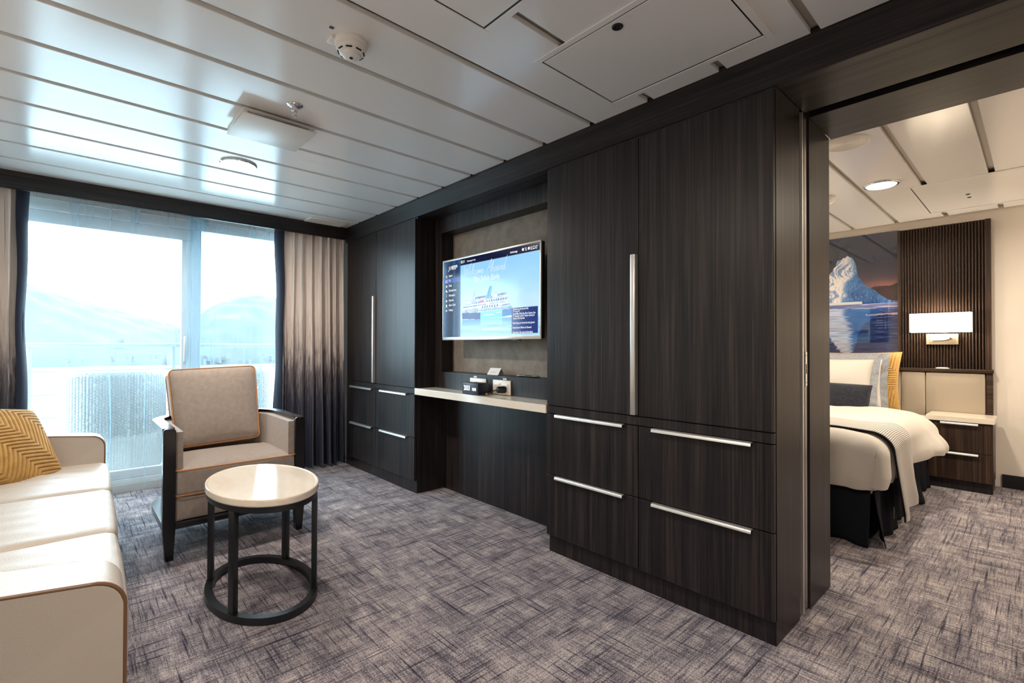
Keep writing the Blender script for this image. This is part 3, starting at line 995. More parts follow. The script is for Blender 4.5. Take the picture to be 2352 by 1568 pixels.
# ================================================================ things on the desk and ledge
clk = thing('alarm_clock', 'black block alarm clock with white lit digits on the desk', 'clock', (1.95, 2.46, 0.7706))
cb = rot_bm(B(0.0, 0.085, -0.082, 0.082, 0, 0.0725, 0.003), Matrix.Translation((1.897, 2.463, 0.7726)))
mk('body', cb, M('dark_blue_black_laminate', srgb(26, 30, 44), 0.4), clk)
text('2033', -0.064, 0.024, 0.043, clk, M_led, 'led_digits', origin=(1.8965, 2.463, 0.7726), squash=0.75, bold=0.0008, local=False)
text('10:01', 0.020, 0.024, 0.027, clk, M_led, 'led_digits', origin=(1.8965, 2.463, 0.7726), squash=0.75, bold=0.0008, local=False)
mk('top_button', B(1.935, 1.945, 2.475, 2.49, 0.845, 0.847), M_steel, clk)

def socket(yc, z0, z1, w, label, group=None):
    t = thing('wall_socket', label, 'socket', (xp, yc, z0))
    X = xp - 0.0005
    mk('plate', B(X - 0.009, X, yc - w / 2, yc + w / 2, z0, z1, 0.0025), M_cream_pl, t)
    for s in (-1, 1):
        cy = yc + s * w * 0.235
        mk('insert', B(X - 0.0125, X - 0.0091, cy - 0.030, cy + 0.030, z0 + 0.02, z1 - 0.02, 0.001), M_white, t)
        mk('rocker', B(X - 0.0155, X - 0.0126, cy - 0.022, cy + 0.022, z0 + 0.046, z1 - 0.024, 0.001), M_cream_pl, t)
    tg = mk('voltage_tag', B(X - 0.002, X, yc - 0.010 + 0.03 * (1 if yc > 2.4 else -1), yc + 0.022 + 0.03 * (1 if yc > 2.4 else -1), z1 + 0.003, z1 + 0.014, 0.0004, 1), M_white, t)
    text('230V', -0.012, -0.003, 0.009, tg, M_ink, 'tag_print', origin=(X - 0.0026, yc + 0.006 + 0.03 * (1 if yc > 2.4 else -1), z1 + 0.0085), local=False)
    return t
s1 = socket(2.546, 0.7735, 0.864, 0.170, 'cream double wall socket half hidden behind the alarm clock')
s2 = socket(2.306, 0.7735, 0.864, 0.168, 'cream double wall socket with a black plug in it')
pg = thing('plug_adapter', 'black plug adapter with cable pushed into the wall socket', 'plug', (1.99, 2.28, 0.7726))
bm = bmesh.new()
tube(bm, [(2.0215, 2.262, 0.808), (2.008, 2.268, 0.808), (1.975, 2.284, 0.807), (1.968, 2.288, 0.807)], [0.021, 0.023, 0.021, 0.010], 12)
mk('plug_body', bm, M_plastic_blk, pg)
bm = bmesh.new()
tube(bm, [(1.969, 2.288, 0.807), (1.955, 2.30, 0.801), (1.945, 2.325, 0.785), (1.935, 2.35, 0.7765), (1.915, 2.365, 0.7765), (1.905, 2.352, 0.7765), (1.918, 2.338, 0.777), (1.94, 2.345, 0.7785), (1.955, 2.362, 0.778), (1.988, 2.385, 0.7765), (2.0, 2.41, 0.7765)], 0.0032, 8)
mk('cable', bm, M_plastic_blk, pg)
mk('cable_tie', B(1.925, 1.941, 2.335, 2.342, 0.774, 0.786, 0.002), M('tan_cable_tie', srgb(190, 140, 80), 0.5), pg)

card = thing('tent_card', 'small white folded card standing on the niche ledge', 'card', (2.075, 2.4, nz0))
bm = bmesh.new()
z = nz0 + 0.0006
def sheet(bm, a, b, c, d, th=0.0006):
    n = (Vector(b) - Vector(a)).cross(Vector(d) - Vector(a)).normalized() * th
    A = [bm.verts.new(Vector(p)) for p in (a, b, c, d)]; Bq = [bm.verts.new(Vector(p) + n) for p in (a, b, c, d)]
    bm.faces.new(A[::-1]); bm.faces.new(Bq)
    for i in range(4): bm.faces.new((A[i], A[(i + 1) % 4], Bq[(i + 1) % 4], Bq[i]))
cl, cr = 2.475, 2.365
sheet(bm, (2.048, cl, z), (2.048, cr, z), (2.078, cr, z + 0.044), (2.078, cl, z + 0.044))
sheet(bm, (2.108, cr, z), (2.108, cl, z), (2.0785, cl, z + 0.044), (2.0785, cr, z + 0.044))
mk('folded_sheet', bm, M('white_card', srgb(232, 226, 220), 0.7), card, smooth=False)
nrm = Vector((0.030, 0, 0.044)).normalized()
text('Dear\nGuest welcome on board', 0.055, 0.024, 0.0062, card, M_ink, 'card_print', align='CENTER', origin=(2.0470, cl, z), ux=(0, -1, 0), uy=tuple(nrm), local=False)
pen = thing('pen', 'black pen lying on the niche ledge near the tall wardrobe', 'pen', (2.06, 2.09, nz0))
bm = bmesh.new(); tube(bm, [(2.058, 2.175, nz0 + .006), (2.058, 2.16, nz0 + .0075), (2.058, 2.01, nz0 + .0075), (2.058, 1.99, nz0 + .004)], [0.004, 0.0065, 0.0065, 0.0015], 12)
mk('barrel', bm, M_blackwood, pen)
bm = bmesh.new(); tube(bm, [(2.058, 2.195, nz0 + .006), (2.058, 2.176, nz0 + .0065)], 0.0045, 10); mk('push_button', bm, M_chrome, pen)
mk('clip', B(2.050, 2.0515, 2.11, 2.18, nz0 + .008, nz0 + .012, 0.0005, 1), M_chrome, pen)
# ================================================================ armchair
ac = thing('armchair', 'taupe velvet armchair with curved black wooden frame by the window', 'armchair', (0.697, 3.25, 0))
ax0, ax1, ay0, ay1 = 0.354, 1.040, 2.945, 3.62
def u_path(ins, yfront, rad=0.24, n=14):
    x0, x1, yb = ax0 + ins, ax1 - ins, ay1 - ins
    P = [(x0, yfront)]
    for k in range(1, 5): P.append((x0, yfront + (yb - rad - yfront) * k / 5))
    for k in range(n + 1):
        a = PI - (PI / 2) * k / n
        P.append((x0 + rad + rad * math.cos(a), yb - rad + rad * math.sin(a)))
    for k in range(n + 1):
        a = PI / 2 - (PI / 2) * k / n
        P.append((x1 - rad + rad * math.cos(a), yb - rad + rad * math.sin(a)))
    for k in range(4, -1, -1): P.append((x1, yfront + (yb - rad - yfront) * k / 5))
    return P
bm = band(bmesh.new(), u_path(0.026, ay0 + 0.035), 0.026, 0.618, 0.660)
bmesh.ops.bevel(bm, geom=[e for e in bm.edges if abs(e.verts[0].co.z - e.verts[1].co.z) < 1e-6 and e.calc_face_angle(0) > 1.0], offset=0.008, segments=2, affect='EDGES')
mk('arm_rail', bm, M_blackwood, ac)
mk('lower_rail', band(bmesh.new(), u_path(0.028, ay0 + 0.035), 0.028, 0.150, 0.186), M_blackwood, ac)
mk('front_rail', B(ax0 + 0.05, ax1 - 0.05, ay0 + 0.008, ay0 + 0.05, 0.150, 0.186, 0.003), M_blackwood, ac)
for s, xo in ((1, ax0), (-1, ax1)):        # front posts run from floor to arm
    bm = bmesh.new()
    pr = [(xo + s * 0.012, 0.0), (xo + s * 0.046, 0.0), (xo + s * 0.054, 0.15), (xo + s * 0.054, 0.650), (xo + s * 0.046, 0.659), (xo + s * 0.006, 0.659), (xo, 0.650), (xo, 0.15)]
    prism(bm, pr, 1, ay0, ay0 + 0.045)
    bmesh.ops.bevel(bm, geom=bm.edges[:], offset=0.003, segments=2, affect='EDGES')
    mk('leg', bm, M_blackwood, ac)
for x in (ax0 + 0.13, ax1 - 0.13):          # back legs
    bm = bmesh.new()
    pr = [(x - 0.018, 0.0), (x + 0.018, 0.0), (x + 0.025, 0.15), (x - 0.025, 0.15)]
    prism(bm, pr, 1, ay1 - 0.14, ay1 - 0.10)
    mk('leg', bm, M_blackwood, ac)
# upholstered inner shell, follows the U
bm = band(bmesh.new(), u_path(0.070, ay0 + 0.02, 0.20), 0.017, 0.187, 0.638)
bmesh.ops.bevel(bm, geom=[e for e in bm.edges if e.calc_face_angle(0) > 1.0], offset=0.007, segments=2, affect='EDGES')
mk('upholstered_shell', bm, M_taupe, ac)
bm = bmesh.new()
up = u_path(0.0545, ay0 + 0.018, 0.212)
tube(bm, [(p[0], p[1], 0.6385) for p in up], 0.003, 6)
mk('shell_piping', bm, M_taupe, ac)
# seat base and seat cushion
def block(cx0, cx1, cy0, cy1, cz0, cz1, r, bul=(0, 0, 0), n=12):
    bm = rcube((cx1 - cx0) / 2, (cy1 - cy0) / 2, (cz1 - cz0) / 2, r, n, bul)
    return rot_bm(bm, Matrix.Translation(((cx0 + cx1) / 2, (cy0 + cy1) / 2, (cz0 + cz1) / 2)))
sx0, sx1 = ax0 + 0.056, ax1 - 0.056
mk('seat_base', block(sx0 + 0.001, sx1 - 0.001, ay0 + 0.012, 3.50, 0.187, 0.314, 0.012), M_taupe, ac)
sc = mk('seat_cushion', block(sx0, sx1, ay0 - 0.006, 3.44, 0.316, 0.450, 0.018, (0, 0.004, 0.022)), M_taupe, ac)
def loop(bm, x0, x1, y0, y1, z, r, rad=0.02):
    P = []
    for cx, cy, a0 in ((x1 - rad, y1 - rad, 0), (x0 + rad, y1 - rad, PI / 2), (x0 + rad, y0 + rad, PI), (x1 - rad, y0 + rad, 1.5 * PI)):
        for k in range(6):
            a = a0 + PI / 2 * k / 5
            P.append((cx + rad * math.cos(a), cy + rad * math.sin(a), z))
    tube(bm, P, r, 6, True)
for z in (0.446, 0.320):
    bm = bmesh.new(); loop(bm, sx0 - 0.002, sx1 + 0.002, ay0 - 0.010, 3.442, z, 0.0036)
    mk('piping', bm, M_opiping, sc)
# back cushion
def back_cushion():
    W0, Hh, T = 0.470, 0.465, 0.14
    bm = rcube(W0 / 2, T / 2, Hh / 2, 0.028, 16, (0.0, 0.028, 0.0))
    for v in bm.verts:
        k = 0.94 + 0.06 * (v.co.z / Hh + 0.5)
        v.co.x *= k
        e = max(abs(v.co.x) / (W0 / 2), abs(v.co.z) / (Hh / 2))
        if v.co.y < 0 and e > 0.75:
            v.co.y += 0.0025 * math.sin((v.co.x + v.co.z * 1.1) * 230) * (e - 0.75) * 4
    a = math.atan2(0.115, 0.425)
    Mx = Matrix.Translation((0.683, 3.495, 0.700)) @ Matrix.Rotation(math.radians(-1.0), 4, 'Z') @ Matrix.Rotation(-a, 4, 'X') @ Matrix.Rotation(math.radians(-2.0), 4, 'Y')
    return bm, Mx, (W0, Hh, T)
bm, Mx, dim = back_cushion()
bc = mk('back_cushion', rot_bm(bm, Mx), M_taupe, ac)
for sy in (-1, 1):
    P = []
    rad = 0.03
    for cx, cz, a0 in ((dim[0] / 2 - rad, dim[1] / 2 - rad, 0), (-dim[0] / 2 + rad, dim[1] / 2 - rad, PI / 2), (-dim[0] / 2 + rad, -dim[1] / 2 + rad, PI), (dim[0] / 2 - rad, -dim[1] / 2 + rad, 1.5 * PI)):
        for k in range(6):
            an = a0 + PI / 2 * k / 5
            z = cz + rad * math.sin(an)
            P.append(Mx @ Vector(((cx + rad * math.cos(an)) * (0.94 + 0.06 * (z / dim[1] + 0.5)), sy * (dim[2] / 2 - 0.012), z)))
    bm = bmesh.new(); tube(bm, P, 0.0038, 6, True)
    mk('piping', bm, M_opiping, bc)

# ================================================================ oval coffee table
TX, TY, TA, TB = 0.644, 2.340, 0.213, 0.340
ct = thing('coffee_table', 'oval coffee table with cream stone top and black metal frame', 'table', (TX, TY, 0))
prof = [(0, 0.452), (0.965, 0.452), (0.99, 0.4545), (1.0, 0.459), (1.0, 0.476), (0.996, 0.4815), (0.985, 0.484), (0.962, 0.484), (0.952, 0.4825), (0.946, 0.4818), (0.93, 0.4818), (0.5, 0.4818), (0, 0.4818)]
mk('table_top', lathe(bmesh.new(), prof, (TX, TY, 0), 96, TA, TB), M_marble, ct, angle=12)
def oring(z0, z1, outer, inner, n=96):
    bm = bmesh.new()
    R = []
    for k in range(n):
        a = 2 * PI * k / n
        c, s = math.cos(a), math.sin(a)
        R.append([bm.verts.new((TX + (TA - d) * c, TY + (TB - d) * s, z)) for d, z in ((outer, z0), (inner, z0), (inner, z1), (outer, z1))])
    for k in range(n):
        a, b = R[k], R[(k + 1) % n]
        for i in range(4): bm.faces.new((a[i], a[(i + 1) % 4], b[(i + 1) % 4], b[i]))
    return bm
mk('top_ring', oring(0.430, 0.4515, 0.006, 0.036), M_blackmetal, ct)
mk('base_ring', oring(0.001, 0.030, 0.002, 0.032), M_blackmetal, ct)
for dx, dy in ((-.163, .185), (-.163, -.195), (.160, .185), (.160, -.195)):
    a = math.atan2(dy / TB, dx / TA)
    c, s = math.cos(a), math.sin(a)
    tx_, ty_ = -TA * s, TB * c
    ang = math.atan2(ty_, tx_)
    bm = B(-0.015, 0.015, -0.011, 0.011, 0.029, 0.431, 0.0015)
    rot_bm(bm, Matrix.Translation((TX + (TA - 0.016) * c, TY + (TB - 0.016) * s, 0)) @ Matrix.Rotation(ang, 4, 'Z'))
    mk('leg', bm, M_blackmetal, ct)

# ================================================================ sofa (local frame: +x front, +y towards the window)
sofa = thing('sofa', 'cream leather sofa with brown piping along the left wall', 'sofa', (0.135, 2.4, 0), math.radians(-1.6))
sy0, sy1 = -0.95, 1.02
def lb(*a, **k): return block(*a, **k)
mk('base', block(-0.78, -0.035, sy0, sy1, 0.06, 0.30, 0.02), M_leather, sofa, local=True)
for a, b in ((sy0, -0.255), (-0.255, 0.38), (0.38, sy1)):
    bm = block(-0.62, 0.0, a + 0.001, b - 0.001, 0.285, 0.452, 0.024, (0.012, 0, 0.007), 22)
    for v in bm.verts:
        if v.co.z > 0.40:
            v.co.z += 0.0035 * math.sin(v.co.y * 55 + v.co.x * 9 + 2 * math.sin(v.co.x * 7)) * max(0, 1 - abs((v.co.y - (a + b) / 2) / ((b - a) / 2)) ** 4)
    s_ = mk('seat_cushion', bm, M_leather, sofa, local=True, angle=80)
bm = block(-0.80, -0.60, sy0, sy1, 0.28, 0.82, 0.06, (0.02, 0, 0), 14)
mk('backrest', bm, M_leather, sofa, local=True, angle=80)
def arm(ya, yb, outer):
    """rounded front-top corner; outer = y of the piped outer face"""
    xf, xb, zt, zr, R = -0.010, -0.80, 0.594, 0.660, 0.055
    pts = [(xb, 0.04), (xf, 0.04), (xf, zt - R)]
    for k in range(1, 9):
        a = PI / 2 * k / 8
        pts.append((xf - R + R * math.cos(a), zt - R + R * math.sin(a)))
    pts += [(xf - 0.20, zt + 0.016), (xf - 0.40, zt + 0.034), (xb, zr)]
    bm = bmesh.new()
    prism(bm, pts, 1, ya, yb)
    bmesh.ops.bevel(bm, geom=[e for e in bm.edges if abs(e.verts[0].co.y - e.verts[1].co.y) < 1e-6], offset=0.0085, segments=3, profile=0.6, affect='EDGES')
    o = mk('arm', bm, M_leather, sofa, local=True, angle=70)
    P = [(p[0] - 0.001, outer, p[1] - 0.003) for p in pts[1:]]
    fine = []
    for a_, b_ in zip(P, P[1:]):
        for k in range(3): fine.append(Vector(a_).lerp(Vector(b_), k / 3))
    fine.append(Vector(P[-1]))
    bm = bmesh.new(); tube(bm, fine, 0.0044, 8)
    mk('piping', bm, M_piping, o, local=True)
arm(-1.095, -0.951, -1.0915)
arm(1.021, 1.150, 1.0245)
for x in (-0.70, -0.09):
    for y in (-1.0, 1.05):
        bm = bmesh.new(); lathe(bm, [(0, 0), (0.018, 0), (0.024, 0.05), (0, 0.05)], (x, y, 0), 16)
        mk('foot', bm, M_blackwood, sofa, local=True)

# ---- pleated cushions
def pillow_grid(w, h, t, n, pleat=0.0, cell=0.10, stripe=0.017, pinch=0.05, flat=0.0, seed=0):
    rng = np.random.RandomState(seed)
    u = np.linspace(-1, 1, n)
    U, V = np.meshgrid(u, u)
    ex = (1 - np.abs(U) ** 2.6) * (1 - np.abs(V) ** 2.6)
    prof = np.clip(ex, 0, 1) ** 0.45
    X = w / 2 * U * (1 - pinch * (1 - V ** 2)); Y = h / 2 * V * (1 - pinch * (1 - U ** 2))
    lump = 0.010 * np.sin(U * 3 + 1 + seed) * np.cos(V * 2.4 + seed)
    Z = (t / 2) * prof + lump * ex
    if pleat:
        c, s = math.cos(PI / 4), math.sin(PI / 4)
        A = (X * c + Y * s); Bq = (-X * s + Y * c)
        colid = np.floor(A / cell + 0.5)
        ph = np.where(colid % 2 == 0, Bq + (A - colid * cell) * 0.75, Bq - (A - colid * cell) * 0.75)
        fr = (ph / stripe) % 1.0
        ridge = np.where(fr < 0.66, 0.5 + 0.5 * np.cos((fr / 0.66 - 1) * PI * 0.35), (0.5 + 0.5 * np.cos(PI * (fr - 0.66) / 0.34)))
        ridge = np.where(fr < 0.18, ridge * (0.5 - 0.5 * np.cos(PI * fr / 0.18)), ridge)
        Z = Z + pleat * (ridge - 0.5) * np.clip(ex * 6, 0, 1)
    F1 = np.stack([X, Y, Z], -1).reshape(-1, 3)
    F2 = np.stack([X, Y, -(t / 2) * prof], -1).reshape(-1, 3)
    fa = grid_faces(n, n)
    off = n * n
    fb = [(d + off, c_ + off, b + off, a + off) for a, b, c_, d in fa]
    return np.concatenate([F1, F2]), fa + fb

def place(V, Mx):
    V4 = np.concatenate([V, np.ones((len(V), 1))], 1)
    return (np.array(Mx) @ V4.T).T[:, :3]

def basis(o, ux, uy):
    ux = Vector(ux).normalized()
    uy = Vector(uy); uy = (uy - ux * uy.dot(ux)).normalized()
    n = ux.cross(uy)
    m = Matrix((ux, uy, n)).transposed().to_4x4()
    m.translation = Vector(o)
    return m

sp = thing('throw_pillow', 'mustard velvet cushion with pleated chevrons on the leather sofa', 'pillow', (-0.2, 3.2, 0.46))
V, Fq = pillow_grid(0.46, 0.44, 0.15, 260, pleat=0.010, cell=0.115, stripe=0.023, seed=1)
Mx = basis((-0.235, 3.27, 0.60), (0.70, 0.62, -0.14), (-0.36, 0.46, 0.80))
from_np('cover', place(V, Mx), Fq, M_yellow, sp, angle=85)

# ================================================================ curtains
def drape(name, label, xa, xb, nf, edge, seed, yc=4.375):
    t = thing(name, label, 'curtain', ((xa + xb) / 2, yc, 0.0), group='ombre velvet drapes')
    rng = np.random.RandomState(seed)
    nu, nv = nf * 22, 60
    ph = np.concatenate([[0], np.cumsum(rng.uniform(0.55, 1.45, nf))]); ph = ph / ph[-1]
    amps = rng.uniform(0.7, 1.2, nf + 2)
    V = []
    for j in range(nv):
        v = j / (nv - 1)
        z = 0.015 + 2.105 * v
        for i in range(nu):
            s = i / (nu - 1)
            x_s = s * nf
            k = int(min(nf - 1, x_s))
            fr = x_s - k
            A = amps[k] * (1 - fr) + amps[k + 1] * fr
            flare = 1.0 - 0.42 * v
            wob = 0.35 * math.sin(2.2 * z + 1.7 * k + seed) + 0.18 * math.sin(5.1 * z + k * 2.3)
            d = math.sin(2 * PI * (x_s + 0.10 * wob)) + 0.32 * math.sin(4 * PI * x_s + wob * 2 + k) + (0.35 * math.sin(6 * PI * x_s + 3 * k) * max(0, v - 0.75) * 4)
            y = yc - 0.052 * flare * A * d - 0.035 * (1 - v) ** 1.5
            s = ph[k] + (ph[k + 1] - ph[k]) * fr
            sp_ = (s - 0.5) * (1 + 0.05 * (1 - v)) + 0.5
            x = xa + (xb - xa) * sp_ + 0.012 * math.sin(2 * PI * x_s * 2 + wob) * (0.5 + v)
            V.append((min(x, 1.872), y, z))
    from_np('panel', V, grid_faces(nu, nv), M_ombre, t, angle=80)
    # dark lining turned round the window edge
    V = []
    nu2 = 10
    for j in range(nv):
        v = j / (nv - 1)
        z = 0.015 + 2.105 * v
        for i in range(nu2):
            s = i / (nu2 - 1)
            ed = (xa if edge < 0 else xb) + edge * (0.025 * (1 - v) * (xb - xa))
            x = ed - edge * 0.030 + edge * (0.050 + 0.010 * math.sin(3 * z + 1)) * math.sin(s * PI / 2) + 0.004 * math.sin(9 * z)
            V.append((x, yc - 0.035 * (1 - v) - 0.035 + 0.085 * s ** 2, z))
    from_np('lining', V, grid_faces(nu2, nv), M_lining, t, angle=80)
    return t
drape('velvet_drape', 'ombre velvet drape hanging beside the corner wardrobe', 1.325, 1.892, 8, -1, 4)
drape('velvet_drape', 'ombre velvet drape at the picture edge behind the sofa cushion', -0.74, -0.215, 7, 1, 9)

sh = thing('sheer_curtain', 'pale sheer voile curtain drawn across the balcony window', 'curtain', (0.45, 4.48, 0))
def sheer_sheet(xa, xb, per, seed, gather_at=None):
    rng = np.random.RandomState(seed)
    nu, nv = int((xb - xa) / per * 26), 44
    nf = int((xb - xa) / per) + 2
    hold = rng.uniform(0.15, 1.0, nf + 1)
    drift = rng.uniform(-0.035, 0.035, nf + 1)
    jit = rng.uniform(-1, 1, nf + 1)
    V = []
    for j in range(nv):
        v = j / (nv - 1)
        z = 0.006 + 2.10 * v
        for i in range(nu):
            x0 = xa + (xb - xa) * i / (nu - 1)
            q = (x0 - xa) / per
            k = int(q); fr = q - k
            top = max(0.0, (v - 0.80) / 0.20)
            low = 0.35 + 0.65 * max(0.0, 1 - v * 1.6)
            amp = hold[k] * (1 - fr) + hold[min(k + 1, nf)] * fr
            amp = amp ** 2 * low + (0.35 + 0.7 * hold[(k * 3) % nf]) * top
            f = 2 * PI * (q + 0.55 * jit[k] * math.sin(PI * fr) ** 2)
            x = x0 + 0.30 * per * amp * math.sin(2 * f) * 0.55 + drift[k] * (1 - v) * math.sin(PI * fr) ** 2
            y = 4.485 + 0.016 * (0.35 + amp) * math.sin(f) + (0.02 * math.sin(x0 * 3 + 1)) * (1 - v)
            V.append((x, y, z))
    from_np('voile', V, grid_faces(nu, nv), M_sheer, sh, angle=89)
sheer_sheet(-0.70, 0.83, 0.128, 21)
sheer_sheet(0.68, 0.80, 0.030, 5)
sheer_sheet(0.70, 1.56, 0.118, 33)

# sharp vertical folds where the voile lies on itself
def pressed_fold(x, z0, z1, lean, w, layers):
    bm = bmesh.new()
    for k in range(layers):
        y = 4.452 - 0.0022 * k
        a = w * (1 - 0.10 * k)
        n = 14
        L = []
        for j in range(n + 1):
            t = j / n
            z = z0 + (z1 - z0) * t
            c = x + lean * (1 - t) + 0.004 * math.sin(7 * z + x * 20)
            aa = a * (0.25 + 0.75 * math.sin(PI * min(1, 0.12 + 0.88 * (1 - t))))
            L.append((bm.verts.new((c - aa, y, z)), bm.verts.new((c + aa, y + 0.0012, z))))
        for p, q in zip(L, L[1:]): bm.faces.new((p[0], p[1], q[1], q[0]))
    mk('pressed_fold', bm, M_sheer, sh, recalc=False)
for x, z0, z1, lean, w in ((0.222, 0.02, 1.28, 0.004, 0.0050), (0.418, 0.02, 1.25, 0.004, 0.0035), (0.598, 0.02, 1.35, 0.030, 0.0050), (0.862, 0.02, 1.34, 0.0, 0.0055), (0.842, 0.02, 1.30, 0.0, 0.0030), (1.075, 0.02, 1.36, 0.002, 0.0050), (1.205, 0.02, 1.36, 0.002, 0.0060), (1.290, 0.02, 1.30, 0.0, 0.0035)):
    pressed_fold(x, z0, z1, lean, w, 5)
# ================================================================ ceiling fittings
def area_disc(parent, loc, r, watts, col, spread=PI * 0.95, world=True):
    l = bpy.data.lights.new('lamp_light', 'AREA')
    l.shape = 'DISK'; l.size = 2 * r; l.energy = watts; l.color = col
    l.spread = spread
    o = bpy.data.objects.new('lamp_light', l)
    COL.objects.link(o)
    o.parent = parent
    o.matrix_parent_inverse = Matrix.Translation(parent.location).inverted()
    o.location = loc
    return o
def downlight(x, y, label, lens, watts, col):
    t = thing('ceiling_light', label, 'ceiling light', (x, y, ZC))
    mk('rim', lathe(bmesh.new(), [(0.098, -0.0005), (0.098, -0.006), (0.094, -0.011), (0.086, -0.012), (0.082, -0.009), (0.080, -0.0005)], (x, y, ZC), 48), M_chrome, t)
    mk('lens', lathe(bmesh.new(), [(0.083, -0.010), (0.078, -0.0145), (0.06, -0.018), (0, -0.020)], (x, y, ZC), 48), lens, t)
    area_disc(t, (x, y, ZC - 0.024), 0.075, watts, col)
    return t
downlight(0.742, 3.225, 'lit round ceiling light near the window beside the air diffuser', M_lens, LAMP_W, LAMP_COL)
downlight(0.742, 0.30, 'lit round ceiling light over the open floor before the wardrobe', M_lens, LAMP_W * 0.75, LAMP_COL)
downlight(-0.30, 1.62, 'lit round ceiling light over the near end of the sofa', M_lens, LAMP_W * 0.6, LAMP_COL)
downlight(0.742, -0.75, 'lit round ceiling light far behind near the back wall', M_lens, LAMP_W * 0.35, LAMP_COL)
downlight(3.97, 0.705, 'lit round ceiling light above the bed', M_bedlens, BED_W, BED_COL)
downlight(3.97, 2.05, 'lit round ceiling light over the far side of the bed', M_bedlens, BED_W, BED_COL)
downlight(3.97, -0.60, 'lit round ceiling light over the bedroom floor out of sight', M_bedlens, BED_W, BED_COL)

# smoke detector
t = thing('smoke_detector', 'white round smoke detector on the lounge ceiling', 'smoke detector', (0.735, 1.652, ZC))
c = (0.735, 1.652, ZC)
mk('base_ring', lathe(bmesh.new(), [(0, 0), (0.056, 0), (0.056, -0.014), (0.053, -0.018), (0, -0.018)], c, 48), M_white, t)
hd = mk('sensor_head', lathe(bmesh.new(), [(0.051, -0.018), (0.051, -0.028), (0.048, -0.036), (0.040, -0.044), (0.034, -0.046), (0.031, -0.053), (0.024, -0.057), (0, -0.058)], c, 48), M_white, t)
for k in range(8):
    a = 2 * PI * k / 8 + 0.2
    bm = B(-0.0105, 0.0105, -0.002, 0.002, -0.0025, 0.0025, 0.0008, 1)
    rot_bm(bm, Matrix.Translation((c[0] + 0.0435 * math.cos(a), c[1] + 0.0435 * math.sin(a), ZC - 0.0415)) @ Matrix.Rotation(a + PI / 2, 4, 'Z') @ Matrix.Rotation(0.8, 4, 'X'))
    mk('vent_slot', bm, M_black, hd)
mk('status_light', lathe(bmesh.new(), [(0.006, -0.0575), (0.006, -0.060), (0, -0.0605)], c, 16), M_plastic_blk, hd)
mk('bracket', B(0.665, 0.70, 1.655, 1.70, ZC - 0.012, ZC - 0.0005, 0.003), M_white, t)
st = thing('ceiling_sticker', 'tiny blue square sticker beside the smoke detector', 'sticker', (0.652, 1.622, ZC))
mk('print', B(0.645, 0.660, 1.615, 1.629, ZC - 0.0012, ZC - 0.0004), M('blue_print', srgb(60, 70, 110), 0.5), st)
mk('paper', B(0.6425, 0.6625, 1.6125, 1.6315, ZC - 0.0006, ZC - 0.0001), M_white, st)
# sprinkler
t = thing('sprinkler', 'chrome sprinkler head beside the square air diffuser', 'sprinkler', (0.744, 2.262, ZC))
c = (0.744, 2.262, ZC)
mk('rosette', lathe(bmesh.new(), [(0.034, 0), (0.034, -0.003), (0.028, -0.007), (0.014, -0.012), (0, -0.012)], c, 32), M_chrome, t)
mk('body', lathe(bmesh.new(), [(0.013, -0.011), (0.013, -0.028), (0.010, -0.031), (0.006, -0.034), (0, -0.034)], c, 20), M_chrome, t)
bm = bmesh.new()
for s in (-1, 1): tube(bm, [(c[0] + s * 0.008, c[1], ZC - 0.030), (c[0] + s * 0.009, c[1], ZC - 0.042), (c[0], c[1], ZC - 0.052)], 0.0022, 8)
tube(bm, [(c[0], c[1], ZC - 0.032), (c[0], c[1], ZC - 0.052)], 0.002, 8)
mk('frame_arms', bm, M_chrome, t)
mk('deflector', lathe(bmesh.new(), [(0, -0.051), (0.009, -0.052), (0.009, -0.0535), (0, -0.054)], c, 16), M_chrome, t)
# square air diffuser
t = thing('air_diffuser', 'white square air diffuser plate hanging below the ceiling', 'air diffuser', (0.735, 2.55, ZC))
bm = bmesh.new()
dx0, dx1, dy0, dy1 = 0.578, 0.898, 2.425, 2.735
for a in ((dx0, dx1, dy0, dy0 + 0.022), (dx0, dx1, dy1 - 0.022, dy1), (dx0, dx0 + 0.022, dy0 + 0.022, dy1 - 0.022), (dx1 - 0.022, dx1, dy0 + 0.022, dy1 - 0.022)):
    box(bm, *a, ZC - 0.012, ZC - 0.0003, 0.002)
mk('frame', bm, M_white, t)
pl_ = bmesh.new(); box(pl_, 0.566, 0.890, 2.385, 2.690, ZC - 0.047, ZC - 0.040, 0.003)
mk('plate', pl_, M_white, t)
for x in (0.60, 0.865):
    for y in (2.44, 2.67):
        bm = bmesh.new(); tube(bm, [(x, y, ZC - 0.001), (x, y, ZC - 0.041)], 0.004, 8); mk('stud', bm, M_steel, t)
mk('shadow_box', B(0.60, 0.876, 2.447, 2.713, ZC - 0.006, ZC - 0.0005), M_plastic_blk, t)
# linear grille in the corner
t = thing('vent_grille', 'small white slatted vent grille in the ceiling corner by the drape', 'vent', (1.653, 4.2, ZC))
bm = bmesh.new()
gx0, gx1, gy0, gy1 = 1.493, 1.815, 4.12, 4.285
for a in ((gx0, gx1, gy0, gy0 + 0.02), (gx0, gx1, gy1 - 0.02, gy1), (gx0, gx0 + 0.03, gy0 + 0.02, gy1 - 0.02), (gx1 - 0.03, gx1, gy0 + 0.02, gy1 - 0.02)):
    box(bm, *a, ZC - 0.010, ZC - 0.0003, 0.002)
mk('frame', bm, M_white, t)
for k in range(11):
    y = gy0 + 0.026 + k * 0.0112
    bm = B(gx0 + 0.031, gx1 - 0.031, -0.004, 0.004, -0.0012, 0.0012); rot_bm(bm, Matrix.Translation((0, y, ZC - 0.006)) @ Matrix.Rotation(0.5, 4, 'X'))
    mk('slat', bm, M_white, t, smooth=False)

